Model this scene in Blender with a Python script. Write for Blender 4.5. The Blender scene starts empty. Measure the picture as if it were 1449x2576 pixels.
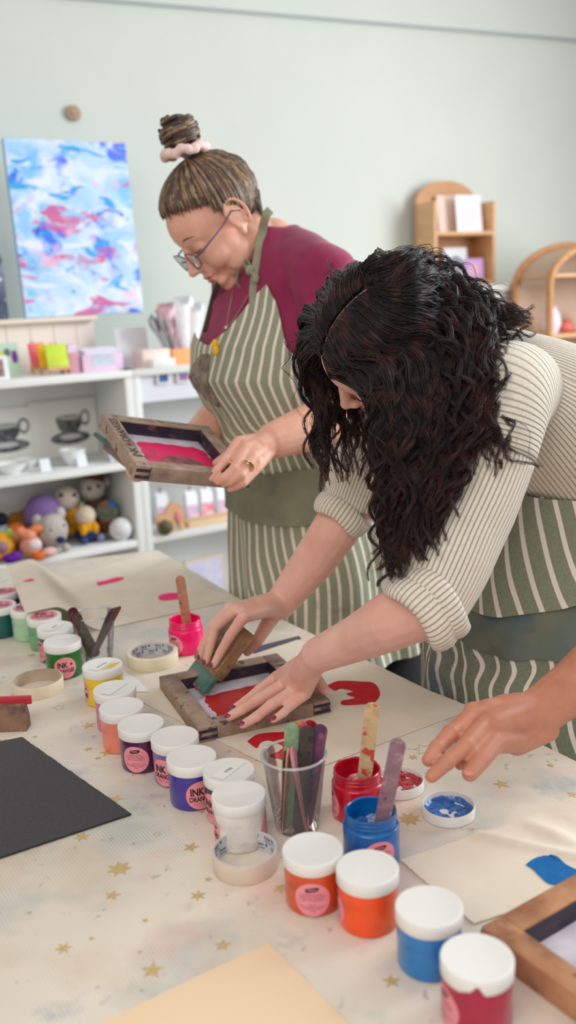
import bpy, bmesh, math, random
import numpy as np
from mathutils import Vector, Matrix, noise as mnoise
from mathutils.bvhtree import BVHTree
rnd = random.Random(7)
SC = bpy.context.scene
COL = SC.collection
PI = math.pi
# ---------------------------------------------------------------- camera model
F = 2350.0; CX, CY = 724.5, 1288.0
PITCH = math.radians(13.2); ROLL = math.radians(2.5)
T = 0.72                      # table top height
CAM = np.array([0.0, 0.0, T + 0.675])
fw = np.array([0, math.cos(PITCH), -math.sin(PITCH)])
_u0 = np.array([0, math.sin(PITCH), math.cos(PITCH)]); _r0 = np.array([1.0, 0, 0])
_c, _s = math.cos(ROLL), math.sin(ROLL)
rt = _c * _r0 - _s * _u0; up = _s * _r0 + _c * _u0
def ray(x, y): return fw + (x - CX) / F * rt + (CY - y) / F * up
def P(x, y, d): return CAM + d * ray(x, y)
def tab(x, y, h=0.0):
    r = ray(x, y); t = (T + h - CAM[2]) / r[2]; return CAM + t * r
def plane_pt(x, y, p0, n):
    r = ray(x, y); t = ((p0 - CAM) @ n) / (r @ n); return CAM + t * r
def depth_of(p): return float((np.array(p) - CAM) @ fw)
def A(*v): return np.array(v, float)
def unit(v):
    v = np.array(v, float); return v / (np.linalg.norm(v) + 1e-12)
# ---------------------------------------------------------------- materials
def lin(h):
    if isinstance(h, str):
        h = h.lstrip('#'); c = [int(h[i:i + 2], 16) / 255 for i in (0, 2, 4)]
    else: c = [x / 255 for x in h]
    return tuple([(x / 12.92 if x <= .04045 else ((x + .055) / 1.055) ** 2.4) for x in c] + [1.0])
MATS = {}
class NT:
    def __init__(s, name):
        s.m = bpy.data.materials.new(name); s.m.use_nodes = True
        s.n = s.m.node_tree.nodes; s.l = s.m.node_tree.links
        s.b = s.n['Principled BSDF']; s.out = s.n['Material Output']; s._co = {}
    def new(s, t, **kw):
        x = s.n.new(t)
        for k, v in kw.items(): setattr(x, k, v)
        return x
    def link(s, a, b): s.l.new(a, b)
    def coord(s, kind='Object'):
        if kind not in s._co:
            s._co[kind] = s.new('ShaderNodeTexCoord').outputs[kind]
        return s._co[kind]
    def mapped(s, kind='Object', scale=(1, 1, 1), loc=(0, 0, 0), rot=(0, 0, 0)):
        m = s.new('ShaderNodeMapping'); m.inputs['Scale'].default_value = scale
        m.inputs['Location'].default_value = loc; m.inputs['Rotation'].default_value = rot
        s.link(s.coord(kind), m.inputs['Vector']); return m.outputs[0]
    def noise(s, scale, vec=None, detail=3, rough=.55, dist=0):
        x = s.new('ShaderNodeTexNoise'); x.inputs['Scale'].default_value = scale
        x.inputs['Detail'].default_value = detail; x.inputs['Roughness'].default_value = rough
        x.inputs['Distortion'].default_value = dist
        s.link(vec if vec is not None else s.coord(), x.inputs['Vector']); return x.outputs['Fac']
    def ramp(s, fac, lo, hi, c0=(0, 0, 0, 1), c1=(1, 1, 1, 1)):
        r = s.new('ShaderNodeValToRGB'); e = r.color_ramp.elements
        e[0].position = max(0, min(1, lo)); e[1].position = max(0, min(1, hi)); e[0].color = c0; e[1].color = c1
        s.link(fac, r.inputs[0]); return r.outputs[0]
    def mix(s, fac, a, b, mode='MIX'):
        x = s.new('ShaderNodeMix', data_type='RGBA', blend_type=mode)
        for sock, v in ((x.inputs[0], fac), (x.inputs[6], a), (x.inputs[7], b)):
            if hasattr(v, 'is_linked') or isinstance(v, bpy.types.NodeSocket): s.link(v, sock)
            else: sock.default_value = v
        return x.outputs[2]
    def math(s, op, a, b=None, c=None):
        x = s.new('ShaderNodeMath', operation=op)
        for i, v in enumerate((a, b, c)):
            if v is None: continue
            if isinstance(v, bpy.types.NodeSocket): s.link(v, x.inputs[i])
            else: x.inputs[i].default_value = v
        return x.outputs[0]
    def sep(s, vec):
        x = s.new('ShaderNodeSeparateXYZ'); s.link(vec, x.inputs[0]); return x.outputs
    def base(s, col):
        if isinstance(col, bpy.types.NodeSocket): s.link(col, s.b.inputs['Base Color'])
        else: s.b.inputs['Base Color'].default_value = col
    def bump(s, h, strength=.3, dist=.002):
        x = s.new('ShaderNodeBump'); x.inputs['Strength'].default_value = strength
        x.inputs['Distance'].default_value = dist; s.link(h, x.inputs['Height'])
        s.link(x.outputs[0], s.b.inputs['Normal']); return x
def mat(name, col, rough=.55, col2=None, scale=30, lo=.35, hi=.65, stretch=(1, 1, 1), layers=(), bump=0, bscale=200,
        bdist=.001, spec=.4, metal=0, coat=0, sss=0, sssr=(.01, .004, .002), kind='Object', sheen=0, trans=0, bstretch=(1, 1, 1)):
    if name in MATS: return MATS[name]
    t = NT(name); c = lin(col)
    if col2 is not None:
        c = t.mix(t.ramp(t.noise(scale, t.mapped(kind, stretch)), lo, hi), c, lin(col2))
    for i, L in enumerate(layers):        # (colour, scale, threshold, softness[, opacity[, stretch]])
        st = L[5] if len(L) > 5 else (1, 1, 1)
        f = t.ramp(t.noise(L[1], t.mapped(kind, st, (3.1 * i + 1.7, 5.3 * i - 2, .7 * i)), 4), L[2], L[2] + L[3])
        if len(L) > 4: f = t.math('MULTIPLY', f, L[4])
        c = t.mix(f, c, lin(L[0]))
    t.base(c); b = t.b.inputs
    b['Roughness'].default_value = rough; b['Metallic'].default_value = metal
    b['Specular IOR Level'].default_value = spec; b['Coat Weight'].default_value = coat
    if sheen: b['Sheen Weight'].default_value = sheen
    if sss:
        b['Subsurface Weight'].default_value = sss; b['Subsurface Radius'].default_value = (1, .4, .25)
        b['Subsurface Scale'].default_value = .006
    if bump: t.bump(t.noise(bscale, t.mapped(kind, bstretch), 4), bump, bdist)
    MATS[name] = t.m; return t.m
def clear_plastic(name, tint=(1, 1, 1, 1), milk=.06):
    if name in MATS: return MATS[name]
    t = NT(name); t.n.remove(t.b)
    tr = t.new('ShaderNodeBsdfTransparent'); tr.inputs[0].default_value = tint
    gl = t.new('ShaderNodeBsdfGlossy'); gl.inputs['Roughness'].default_value = .08
    df = t.new('ShaderNodeBsdfDiffuse'); df.inputs[0].default_value = (.9, .92, .93, 1)
    lw = t.new('ShaderNodeLayerWeight'); lw.inputs[0].default_value = .35
    m1 = t.new('ShaderNodeMixShader'); m2 = t.new('ShaderNodeMixShader'); m1.inputs[0].default_value = milk
    t.link(tr.outputs[0], m1.inputs[1]); t.link(df.outputs[0], m1.inputs[2])
    f = t.math('MULTIPLY', lw.outputs['Fresnel'], .8)
    t.link(f, m2.inputs[0]); t.link(m1.outputs[0], m2.inputs[1]); t.link(gl.outputs[0], m2.inputs[2])
    t.link(m2.outputs[0], t.out.inputs[0]); MATS[name] = t.m; return t.m
# ---------------------------------------------------------------- mesh building
class MB:
    def __init__(s): s.v = []; s.f = []; s.uv = []; s.mi = []
    def add(s, v, f, uv=None, mi=0):
        o = len(s.v); s.v.extend([tuple(map(float, p)) for p in v])
        for i, q in enumerate(f):
            s.f.append(tuple(o + k for k in q)); s.mi.append(mi)
            s.uv.append([uv[k] for k in q] if uv is not None else [(0, 0)] * len(q))
        return s
    def lathe(s, prof, seg=48, c=(0, 0, 0), R=None, mi=0, closed=False):
        n = len(prof); v = []; f = []; uv = []
        for i in range(seg + 1):
            a = 2 * PI * i / seg
            for k, (r, z) in enumerate(prof):
                p = A(r * math.cos(a), r * math.sin(a), z)
                v.append((R @ p if R is not None else p) + A(*c)); uv.append((i / seg, k / max(1, n - 1)))
        for i in range(seg):
            for k in range(n - 1):
                f.append((i * n + k, (i + 1) * n + k, (i + 1) * n + k + 1, i * n + k + 1))
        return s.add(v, f, uv, mi)
    def box(s, c, size, R=None, mi=0, bev=0):
        hx, hy, hz = [q / 2 for q in size]; R = np.eye(3) if R is None else np.array(R)
        if bev <= 0:
            v = [A(x, y, z) for z in (-hz, hz) for y in (-hy, hy) for x in (-hx, hx)]
            f = [(0, 2, 3, 1), (4, 5, 7, 6), (0, 1, 5, 4), (2, 6, 7, 3), (0, 4, 6, 2), (1, 3, 7, 5)]
        else:
            b = min(bev, hx * .9, hy * .9, hz * .9); bm = bmesh.new(); bmesh.ops.create_cube(bm, size=1)
            for q in bm.verts: q.co = Vector((q.co.x * 2 * hx, q.co.y * 2 * hy, q.co.z * 2 * hz))
            bmesh.ops.bevel(bm, geom=bm.edges[:], offset=b, segments=2, profile=.5, affect='EDGES')
            bm.verts.index_update(); v = [A(*q.co) for q in bm.verts]; f = [tuple(w.index for w in q.verts) for q in bm.faces]; bm.free()
        v = [R @ p + A(*c) for p in v]
        return s.add(v, f, [(p[0], p[1]) for p in v], mi)
    def rings(s, R, closed=True, caps=True, uv=None, mi=0):
        n = len(R[0]); v = [p for r in R for p in r]; f = []; m = n if closed else n - 1
        uvs = []
        for i, r in enumerate(R):
            for k in range(n): uvs.append(uv[i][k] if uv is not None else (k / n, i / max(1, len(R) - 1)))
        o = len(s.v); s.v.extend([tuple(map(float, p)) for p in v])
        for i in range(len(R) - 1):
            for k in range(m):
                a, b = i * n + k, i * n + (k + 1) % n
                q = (a, b, b + n, a + n); s.f.append(tuple(o + x for x in q)); s.mi.append(mi)
                w = [uvs[x] for x in q]
                if closed and k == n - 1:   # keep u continuous over the seam
                    du = uvs[i * n + n - 1][0] - uvs[i * n + n - 2][0]; du2 = uvs[(i + 1) * n + n - 1][0] - uvs[(i + 1) * n + n - 2][0]
                    w[1] = (w[0][0] + du, w[1][1]); w[2] = (w[3][0] + du2, w[2][1])
                s.uv.append(w)
        if caps and closed:
            for base, rev in ((0, True), ((len(R) - 1) * n, False)):
                q = [o + base + k for k in range(n)]; q = q[::-1] if rev else q
                s.f.append(tuple(q)); s.mi.append(mi); s.uv.append([(0, 0)] * n)
        return s
    def tube(s, path, rad, sides=10, mi=0, caps=True, flat=None):
        path = [A(*p) for p in path]; n = len(path)
        rad = [rad] * n if np.isscalar(rad) else rad
        t = [unit(path[min(i + 1, n - 1)] - path[max(i - 1, 0)]) for i in range(n)]
        nrm = unit(np.cross(t[0], A(0, 0, 1) if abs(t[0][2]) < .9 else A(1, 0, 0))); R = []; uv = []; L = 0
        if flat is not None: nrm = unit(A(*flat) - t[0] * (A(*flat) @ t[0]))
        for i in range(n):
            nrm = unit(nrm - t[i] * (nrm @ t[i])); b = np.cross(t[i], nrm)
            ra, rb = (rad[i] if isinstance(rad[i], (tuple, list)) else (rad[i], rad[i]))
            if i: L += np.linalg.norm(path[i] - path[i - 1])
            R.append([path[i] + ra * math.cos(2 * PI * k / sides) * nrm + rb * math.sin(2 * PI * k / sides) * b for k in range(sides)])
            uv.append([(k / sides, L) for k in range(sides)])
        return s.rings(R, True, caps, uv, mi)
    def sphere(s, c, r, R=None, nu=20, nv=12, mi=0):
        r = (r, r, r) if np.isscalar(r) else r; v = []; f = []; uv = []
        for j in range(nv + 1):
            th = PI * j / nv
            for i in range(nu):
                ph = 2 * PI * i / nu
                p = A(r[0] * math.sin(th) * math.cos(ph), r[1] * math.sin(th) * math.sin(ph), r[2] * math.cos(th))
                v.append((R @ p if R is not None else p) + A(*c)); uv.append((i / nu, j / nv))
        for j in range(nv):
            for i in range(nu):
                f.append((j * nu + i, (j + 1) * nu + i, (j + 1) * nu + (i + 1) % nu, j * nu + (i + 1) % nu))
        return s.add(v, f, uv, mi)
    def cap(s, p0, p1, r0, r1, n=16):          # rounded cone
        p0, p1 = A(*p0), A(*p1); d = p1 - p0; L = np.linalg.norm(d)
        if L < 1e-6: return s.sphere(p0, r0)
        d = d / L; path = []; rad = []
        for k in range(6):
            a = PI / 2 * (1 - k / 5); path.append(p0 - d * r0 * math.sin(a)); rad.append(max(r0 * math.cos(a), 1e-4))
        for k in range(1, 4): path.append(p0 + d * L * k / 4); rad.append(r0 + (r1 - r0) * k / 4)
        for k in range(6):
            a = PI / 2 * k / 5; path.append(p1 + d * r1 * math.sin(a)); rad.append(max(r1 * math.cos(a), 1e-4))
        return s.tube(path, rad, n)
    def chain(s, pts, rad, n=16):
        for i in range(len(pts) - 1): s.cap(pts[i], pts[i + 1], rad[i], rad[i + 1], n)
        return s
    def prism(s, poly, z0, z1, X=None, mi=0):  # polygon (x,y) extruded; X maps (x,y,z)->world
        n = len(poly); X = X or (lambda p: p)
        v = [X(A(x, y, z0)) for x, y in poly] + [X(A(x, y, z1)) for x, y in poly]
        f = [tuple(range(n))[::-1], tuple(range(n, 2 * n))] + [(i, (i + 1) % n, n + (i + 1) % n, n + i) for i in range(n)]
        return s.add(v, f, [(x, y) for x, y in poly] * 2, mi)
    def grid(s, fn, nu, nv, uvf=None, mi=0):
        v = [fn(i / nu, j / nv) for j in range(nv + 1) for i in range(nu + 1)]
        uv = [(uvf(i / nu, j / nv) if uvf else (i / nu, j / nv)) for j in range(nv + 1) for i in range(nu + 1)]
        f = [(j * (nu + 1) + i, j * (nu + 1) + i + 1, (j + 1) * (nu + 1) + i + 1, (j + 1) * (nu + 1) + i) for j in range(nv) for i in range(nu)]
        return s.add(v, f, uv, mi)
ORG = {}
def _link(name, me, mats, smooth, parent, org):
    o = bpy.data.objects.new(name, me); COL.objects.link(o)
    for m in (mats if isinstance(mats, (list, tuple)) else [mats]): me.materials.append(m)
    if parent is not None: o.parent = parent
    ORG[o.name] = A(*org); return o
def mesh_from(mb, org, name, smooth=True, sharp=40):
    me = bpy.data.meshes.new(name)
    v = np.array(mb.v) - A(*org)
    me.from_pydata(v.tolist(), [], mb.f); uvl = me.uv_layers.new(name='UVMap')
    flat = [c for q in mb.uv for p in q for c in p]
    uvl.data.foreach_set('uv', flat); me.polygons.foreach_set('material_index', mb.mi)
    me.validate(); me.update()
    if smooth:
        me.polygons.foreach_set('use_smooth', [True] * len(me.polygons)); me.set_sharp_from_angle(angle=math.radians(sharp))
    return me
def fixn(o):
    bm = bmesh.new(); bm.from_mesh(o.data); bmesh.ops.recalc_face_normals(bm, faces=bm.faces[:]); bm.to_mesh(o.data); bm.free()
def thing(name, label, cat, loc, group=None):
    o = bpy.data.objects.new(name, None); COL.objects.link(o); o.location = loc; o.empty_display_size = .02
    o['label'] = label; o['category'] = cat
    if group: o['group'] = group
    ORG[o.name] = A(*loc); return o
def part(name, mb, mats, parent, smooth=True, label=None, sharp=40, fix=True, kind=None):
    org = ORG[parent.name]; me = mesh_from(mb, org, name, smooth, sharp)
    o = _link(name, me, mats, smooth, parent, org)
    if fix: fixn(o)
    if label: o['label'] = label
    if kind: o['kind'] = kind
    return o
def single(name, label, cat, mb, mats, group=None, smooth=True, sharp=40, fix=True, kind=None):
    v = np.array(mb.v); lo, hi = v.min(0), v.max(0); org = A((lo[0] + hi[0]) / 2, (lo[1] + hi[1]) / 2, lo[2])
    o = _link(name, mesh_from(mb, org, name, smooth, sharp), mats, smooth, None, org); o.location = org
    if fix: fixn(o)
    if label: o['label'] = label
    if cat: o['category'] = cat
    if group: o['group'] = group
    if kind: o['kind'] = kind
    return o
def struct(name, mb, mats, smooth=False): return single(name, None, None, mb, mats, smooth=smooth, kind='structure')
def remeshed(mb, voxel, smooth=6, fac=.5):
    """Union of closed shapes in mb -> one continuous surface, returned as a new MB (world coords)."""
    me = bpy.data.meshes.new('tmp'); me.from_pydata(mb.v, [], mb.f); me.update()
    o = bpy.data.objects.new('tmp', me); COL.objects.link(o)
    bm = bmesh.new(); bm.from_mesh(me); bmesh.ops.recalc_face_normals(bm, faces=bm.faces[:]); bm.to_mesh(me); bm.free()
    r = o.modifiers.new('r', 'REMESH'); r.mode = 'VOXEL'; r.voxel_size = voxel; r.adaptivity = 0
    if smooth:
        q = o.modifiers.new('s', 'SMOOTH'); q.factor = fac; q.iterations = smooth
    dg = bpy.context.evaluated_depsgraph_get(); ev = o.evaluated_get(dg); m2 = ev.to_mesh()
    out = MB(); n = len(m2.vertices); co = np.empty(n * 3); m2.vertices.foreach_get('co', co); co = co.reshape(-1, 3)
    out.v = [tuple(p) for p in co.tolist()]; out.f = [tuple(p.vertices) for p in m2.polygons]
    out.uv = [[(0, 0)] * len(q) for q in out.f]; out.mi = [0] * len(out.f)
    ev.to_mesh_clear(); bpy.data.objects.remove(o); bpy.data.meshes.remove(me); return out
def spline(pts, n=8):
    """Catmull-Rom through pts (any dimension)."""
    pts = [np.array(p, float) for p in pts]; out = []
    for i in range(len(pts) - 1):
        p0 = pts[i - 1] if i else 2 * pts[0] - pts[1]; p1, p2 = pts[i], pts[i + 1]
        p3 = pts[i + 2] if i + 2 < len(pts) else 2 * pts[-1] - pts[-2]
        for k in range(n):
            t = k / n
            out.append(.5 * ((2 * p1) + (-p0 + p2) * t + (2 * p0 - 5 * p1 + 4 * p2 - p3) * t * t + (-p0 + 3 * p1 - 3 * p2 + p3) * t ** 3))
    out.append(pts[-1]); return out
_txt = {}
def text_geo(s, size, sx=1.0, bold=0.0):
    """Lettering as flat 2-D geometry centred on the origin: (verts, faces)."""
    key = (s, size, sx, bold)
    if key in _txt: return _txt[key]
    cu = bpy.data.curves.new('t', 'FONT'); cu.body = s; cu.size = 1; cu.align_x = 'CENTER'; cu.align_y = 'CENTER'
    cu.offset = bold; cu.resolution_u = 3; cu.fill_mode = 'FRONT'
    o = bpy.data.objects.new('t', cu); COL.objects.link(o)
    me = bpy.data.meshes.new_from_object(o.evaluated_get(bpy.context.evaluated_depsgraph_get()))
    v = np.array([tuple(q.co)[:2] for q in me.vertices]); f = [tuple(p.vertices) for p in me.polygons]
    bpy.data.objects.remove(o); bpy.data.curves.remove(cu); bpy.data.meshes.remove(me)
    if len(v): v = v - (v.max(0) + v.min(0)) / 2
    v = v * A(size * sx, size); _txt[key] = (v, f); return v, f
def add_text(mb, s, size, X, sx=1.0, bold=0.0, off=(0, 0), mi=0):
    v, f = text_geo(s, size, sx, bold); mb.add([X(x + off[0], y + off[1]) for x, y in v], f, None, mi)
def star(n, r0, r1, a0=0):
    return [((r0 if k % 2 == 0 else r1) * math.cos(a0 + PI * k / n), (r0 if k % 2 == 0 else r1) * math.sin(a0 + PI * k / n)) for k in range(2 * n)]
def sheet(corners, nu, nv, amp=.002, seed=0, heights=None, thick=.0008, freq=6, edge=0.0):
    """Thin cloth or paper through 4 world corners (bilinear) with soft waves; closed thin solid."""
    c = [A(*p) for p in corners]; m = MB()
    def fn(u, v, dz=0):
        p = (c[0] * (1 - u) + c[1] * u) * (1 - v) + (c[3] * (1 - u) + c[2] * u) * v
        q = mnoise.noise(Vector((p[0] * freq, p[1] * freq, seed))); q2 = mnoise.noise(Vector((p[0] * freq * 3, p[1] * freq * 3, seed + 9)))
        z = amp * (1.0 + q + .35 * q2) + (heights(u, v) if heights else 0)
        j = edge * mnoise.noise(Vector((u * 25, v * 25, seed + 3)))
        return p + A(j, j, max(z, .0004) + dz)
    m.grid(lambda u, v: fn(u, v, thick), nu, nv); m.grid(lambda u, v: fn(u, v, 0), nu, nv)
    top = lambda i, j: j * (nu + 1) + i; off = (nu + 1) * (nv + 1)
    ring = [top(i, 0) for i in range(nu)] + [top(nu, j) for j in range(nv)] + [top(i, nv) for i in range(nu, 0, -1)] + [top(0, j) for j in range(nv, 0, -1)]
    for a, b in zip(ring, ring[1:] + ring[:1]): m.f.append((a, b, b + off, a + off)); m.uv.append([(0, 0)] * 4); m.mi.append(0)
    m.surf = fn; return m
# ---------------------------------------------------------------- camera, world, lights
cam = bpy.data.cameras.new('camera'); co = bpy.data.objects.new('camera', cam); COL.objects.link(co)
cam.sensor_fit = 'VERTICAL'; cam.sensor_height = 24.0; cam.lens = 24.0 * F / 2576; cam.clip_start = .05
co.matrix_world = Matrix([[*[rt[i], up[i], -fw[i]], CAM[i]] for i in range(3)] + [[0, 0, 0, 1]])
cam.dof.use_dof = True; cam.dof.focus_distance = 1.40; cam.dof.aperture_fstop = (cam.lens / 1000) / .0118
SC.camera = co
SC.view_settings.view_transform = 'Standard'; SC.view_settings.look = 'None'; SC.view_settings.gamma = 1
SC.view_settings.exposure = 0.12; SC.view_settings.use_curve_mapping = False
w = bpy.data.worlds.new('world'); SC.world = w; w.use_nodes = True
wn, wl_ = w.node_tree.nodes, w.node_tree.links
bg = wn['Background']; tc = wn.new('ShaderNodeTexCoord'); sp = wn.new('ShaderNodeSeparateXYZ')
wl_.new(tc.outputs['Generated'], sp.inputs[0])
rp = wn.new('ShaderNodeValToRGB'); mp = wn.new('ShaderNodeMapRange'); mp.inputs[1].default_value = -1; mp.inputs[2].default_value = 1
wl_.new(sp.outputs['X'], mp.inputs[0]); wl_.new(mp.outputs[0], rp.inputs[0])
rp.color_ramp.elements[0].color = (.56, .51, .46, 1); rp.color_ramp.elements[1].color = (.98, 1.0, 1.03, 1)
wl_.new(rp.outputs[0], bg.inputs[0]); bg.inputs[1].default_value = .72
def area(name, loc, target, sx, sy, power, col):
    l = bpy.data.lights.new(name, 'AREA'); l.shape = 'RECTANGLE'; l.size = sx; l.size_y = sy; l.energy = power; l.color = col
    o = bpy.data.objects.new(name, l); COL.objects.link(o); o.location = loc
    o.rotation_euler = (Vector(target) - Vector(loc)).to_track_quat('-Z', 'Y').to_euler(); return o
area('window_light', (2.6, 2.6, 2.0), (0.0, 1.7, 1.0), 1.8, 1.8, 92, (.93, .97, 1.0))
area('room_light', (-.7, -.6, 2.45), (-.1, 1.5, .8), 1.6, 1.2, 22, (1.0, .90, .80))
# ---------------------------------------------------------------- room shell
WD = A(math.sin(math.radians(64)), math.cos(math.radians(64)), 0); WN = A(WD[1], -WD[0], 0)   # wall run, wall normal (into room)
W0 = P(150, 760, 3.62); W0[2] = 0
def wal(x, y, off=0): return plane_pt(x, y, W0 + WN * off, WN)
ZZ = A(0, 0, 1); RW = np.array([WD, -WN, ZZ]).T           # box axes: along wall, into wall, up
wallm = mat('sage_wall_paint', (216, 222, 214), .85, (212, 219, 212), 3, spec=.2, bump=.05, bscale=90)
m = MB(); m.box(W0 + WD * 1.4 - WN * .05 + ZZ * 1.5, (7.6, .1, 3.0), RW); struct('wall_back', m, wallm)
m = MB(); m.box((.6, 1.6, -.05), (8, 8, .1)); struct('floor', m, mat('timber_floor', (150, 128, 104), .5, (120, 98, 76), 4, stretch=(1, 12, 1)))
m = MB(); a, b = wal(-60, -27, .012), wal(1520, 106, .012)
m.tube([a, b], .006, 8); struct('shadow_line_1', m, mat('shadow_line_grey', (176, 186, 188), .6))  # faint shadow line across the wall, modelled as a thin grey rod
# round wooden disc on the wall
c = wal(183, 286, .0); m = MB(); R = np.array([WD, ZZ, WN]).T
m.lathe([(0, 0), (.026, 0), (.028, .003), (.028, .014), (.024, .018), (.012, .019), (.011, .026), (0, .028)], 28, c + WN * .001, R)
single('wooden_wall_hook', 'small round wooden peg mounted on the bare sage wall above the blue canvas', 'hook', m, mat('disc_wood', (190, 165, 140), .5, (160, 130, 105), 40))
# ---------------------------------------------------------------- worktable with its cover
E1, E5 = tab(600, 1505), tab(1449, 1915); ed = unit(E5 - E1); en = A(ed[1], -ed[0], 0)
if en @ (A(-1, -.5, 0)) < 0: en = -en           # en points from the right edge into the table
c_far = tab(398, 1384); fd = unit(tab(10, 1428) - c_far)
corner = c_far; far_l = c_far + fd * 1.05
near_r = E1 + ed * 1.75
poly = [corner, E1, E5, near_r, near_r + en * 1.5, far_l + ed * .15, far_l]
poly = [(p[0], p[1]) for p in poly]
tb = thing('worktable', 'long worktable under a paint-stained plastic cover printed with gold stars', 'table', (0, 1.2, 0))
m = MB()
cxy = A(np.mean([p[0] for p in poly]), np.mean([p[1] for p in poly]))
inner = [(cxy[0] + (x - cxy[0]) * .985, cxy[1] + (y - cxy[1]) * .985) for x, y in poly]
m.prism(inner, T - .035, T - .0012); part('tabletop', m, mat('ply', (180, 150, 115), .5), tb, False)
for q in (inner[0], inner[3], inner[4], inner[6]):
    x, y = cxy[0] + (q[0] - cxy[0]) * .9, cxy[1] + (q[1] - cxy[1]) * .9
    m = MB(); m.box((x, y, (T - .035) / 2), (.05, .05, T - .035), bev=.004); part('leg', m, mat('leg_wood', (170, 140, 105), .5), tb)
# cover material: woven grid in clear plastic over cream cloth, with old paint smears
t = NT('table_cover'); ang = math.atan2(ed[1], ed[0])
v = t.mapped('Object', (1, 1, 1), (0, 0, 0), (0, 0, -ang)); s3 = t.sep(v)
def gl(sock, per, wd):
    fr = t.math('FRACT', t.math('MULTIPLY', sock, 1 / per)); return t.math('LESS_THAN', fr, wd)
g = t.math('MAXIMUM', gl(s3[0], .0042, .22), gl(s3[1], .0042, .22))
base = t.mix(t.ramp(t.noise(2.2), .35, .68), lin((231, 219, 203)), lin((212, 205, 190)))
for i, (cc, sc, th, so, op) in enumerate([((160, 174, 172), 7, .50, .22, .7), ((200, 176, 146), 5, .52, .2, .6), ((140, 156, 170), 13, .60, .12, .6),
        ((224, 176, 164), 8, .57, .16, .6), ((120, 130, 125), 55, .66, .06, .6), ((110, 130, 140), 28, .68, .05, .5), ((150, 175, 155), 17, .66, .1, .4), ((200, 120, 120), 60, .745, .04, .7), ((236, 190, 40), 52, .775, .02, .8), ((60, 60, 60), 160, .75, .03, .6)]):
    f = t.ramp(t.noise(sc, t.mapped('Object', (1, 1, 1), (i * 2.3 + 1, i * 4.1, 0)), 4), th, th + so)
    base = t.mix(t.math('MULTIPLY', f, op), base, lin(cc))
gm = t.math('MULTIPLY', g, t.math('MULTIPLY', t.ramp(t.noise(4.5, t.mapped('Object', (1, 1, 1), (9, 4, 0))), .3, .7), .9))
t.base(t.mix(gm, base, lin((242, 238, 230)))); t.b.inputs['Roughness'].default_value = .42; t.b.inputs['Specular IOR Level'].default_value = .35
t.bump(t.noise(70), .12, .002)
m = MB(); m.prism(poly, T - .0010, T)
n = len(poly); TABPOLY = poly
for i in range(n):                        # skirt hanging over each edge
    a, b = A(*poly[i], T), A(*poly[(i + 1) % n], T); d = A(0, 0, -.06)
    o = unit(A((b - a)[1], -(b - a)[0], 0)) * .002; o = o if o @ ((a + b) / 2 - A(*cxy, T)) > 0 else -o
    m.add([a, b, b + o + d, a + o + d], [(0, 1, 2, 3)], [(p[0], p[1]) for p in (a, b, b, a)])
cover_mb, cover_mat = m, t.m
# printed gold stars (pattern of the cover)
gold = mat('gold_print', (212, 188, 138), .45, (196, 170, 118), 300, metal=.1)
m = cover_mb
stars = [(480, 2131, 46, 5), (290, 2010, 44, 5), (498, 2253, 46, 6), (524, 2212, 24, 5), (283, 2252, 44, 5), (160, 2385, 46, 6), (560, 2378, 46, 5), (383, 2440, 66, 5), (985, 2468, 52, 5), (300, 2185, 66, 7), (1030, 2060, 64, 8),
         (1262, 1972, 44, 5), (1037, 1955, 34, 6), (1040, 1905, 30, 6), (270, 1893, 42, 5), (246, 1907, 20, 5), (222, 1884, 26, 5), (222, 1825, 38, 5), (205, 2105, 44, 6), (508, 2042, 18, 5), (88, 1853, 16, 5), (5, 1865, 30, 5), (10, 1590, 26, 5),
         (80, 1648, 30, 6), (352, 2395, 14, 5), (705, 2235, 40, 5), (1440, 1998, 30, 5), (1185, 2085, 22, 5), (230, 2360, 18, 5), (365, 2315, 20, 5), (1385, 1925, 20, 5)]
for k, (x, y, w_, n_) in enumerate(stars):
    c = tab(x, y, .0004); r = w_ * .5 * depth_of(c) / F
    m.prism([(c[0] + a, c[1] + b) for a, b in star(n_, r, r * (.42 if n_ < 7 else .55), k * 1.3)], T + .0001, T + .0004, None, 1)
for k, (x, y, w_, n_) in enumerate([(352, 1937, 66, 6), (395, 2098, 24, 5), (148, 1780, 34, 5), (1068, 1885, 62, 6), (700, 1580, 30, 5), (520, 1610, 34, 5)]):   # outline stars
    c = tab(x, y, .0004); r = w_ * .5 * depth_of(c) / F; o_ = star(n_, r, r * .5, k); i_ = star(n_, r * .86, r * .43, k)
    q = [A(c[0] + a, c[1] + b, T + .0003) for a, b in o_ + i_]; nn = len(o_)
    m.add(q, [(j, (j + 1) % nn, nn + (j + 1) % nn, nn + j) for j in range(nn)], None, 1)
cover = part('table_cover', m, [cover_mat, gold], tb, False, label='clear woven plastic cover over cream cloth, printed with gold stars', fix=False)
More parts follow.
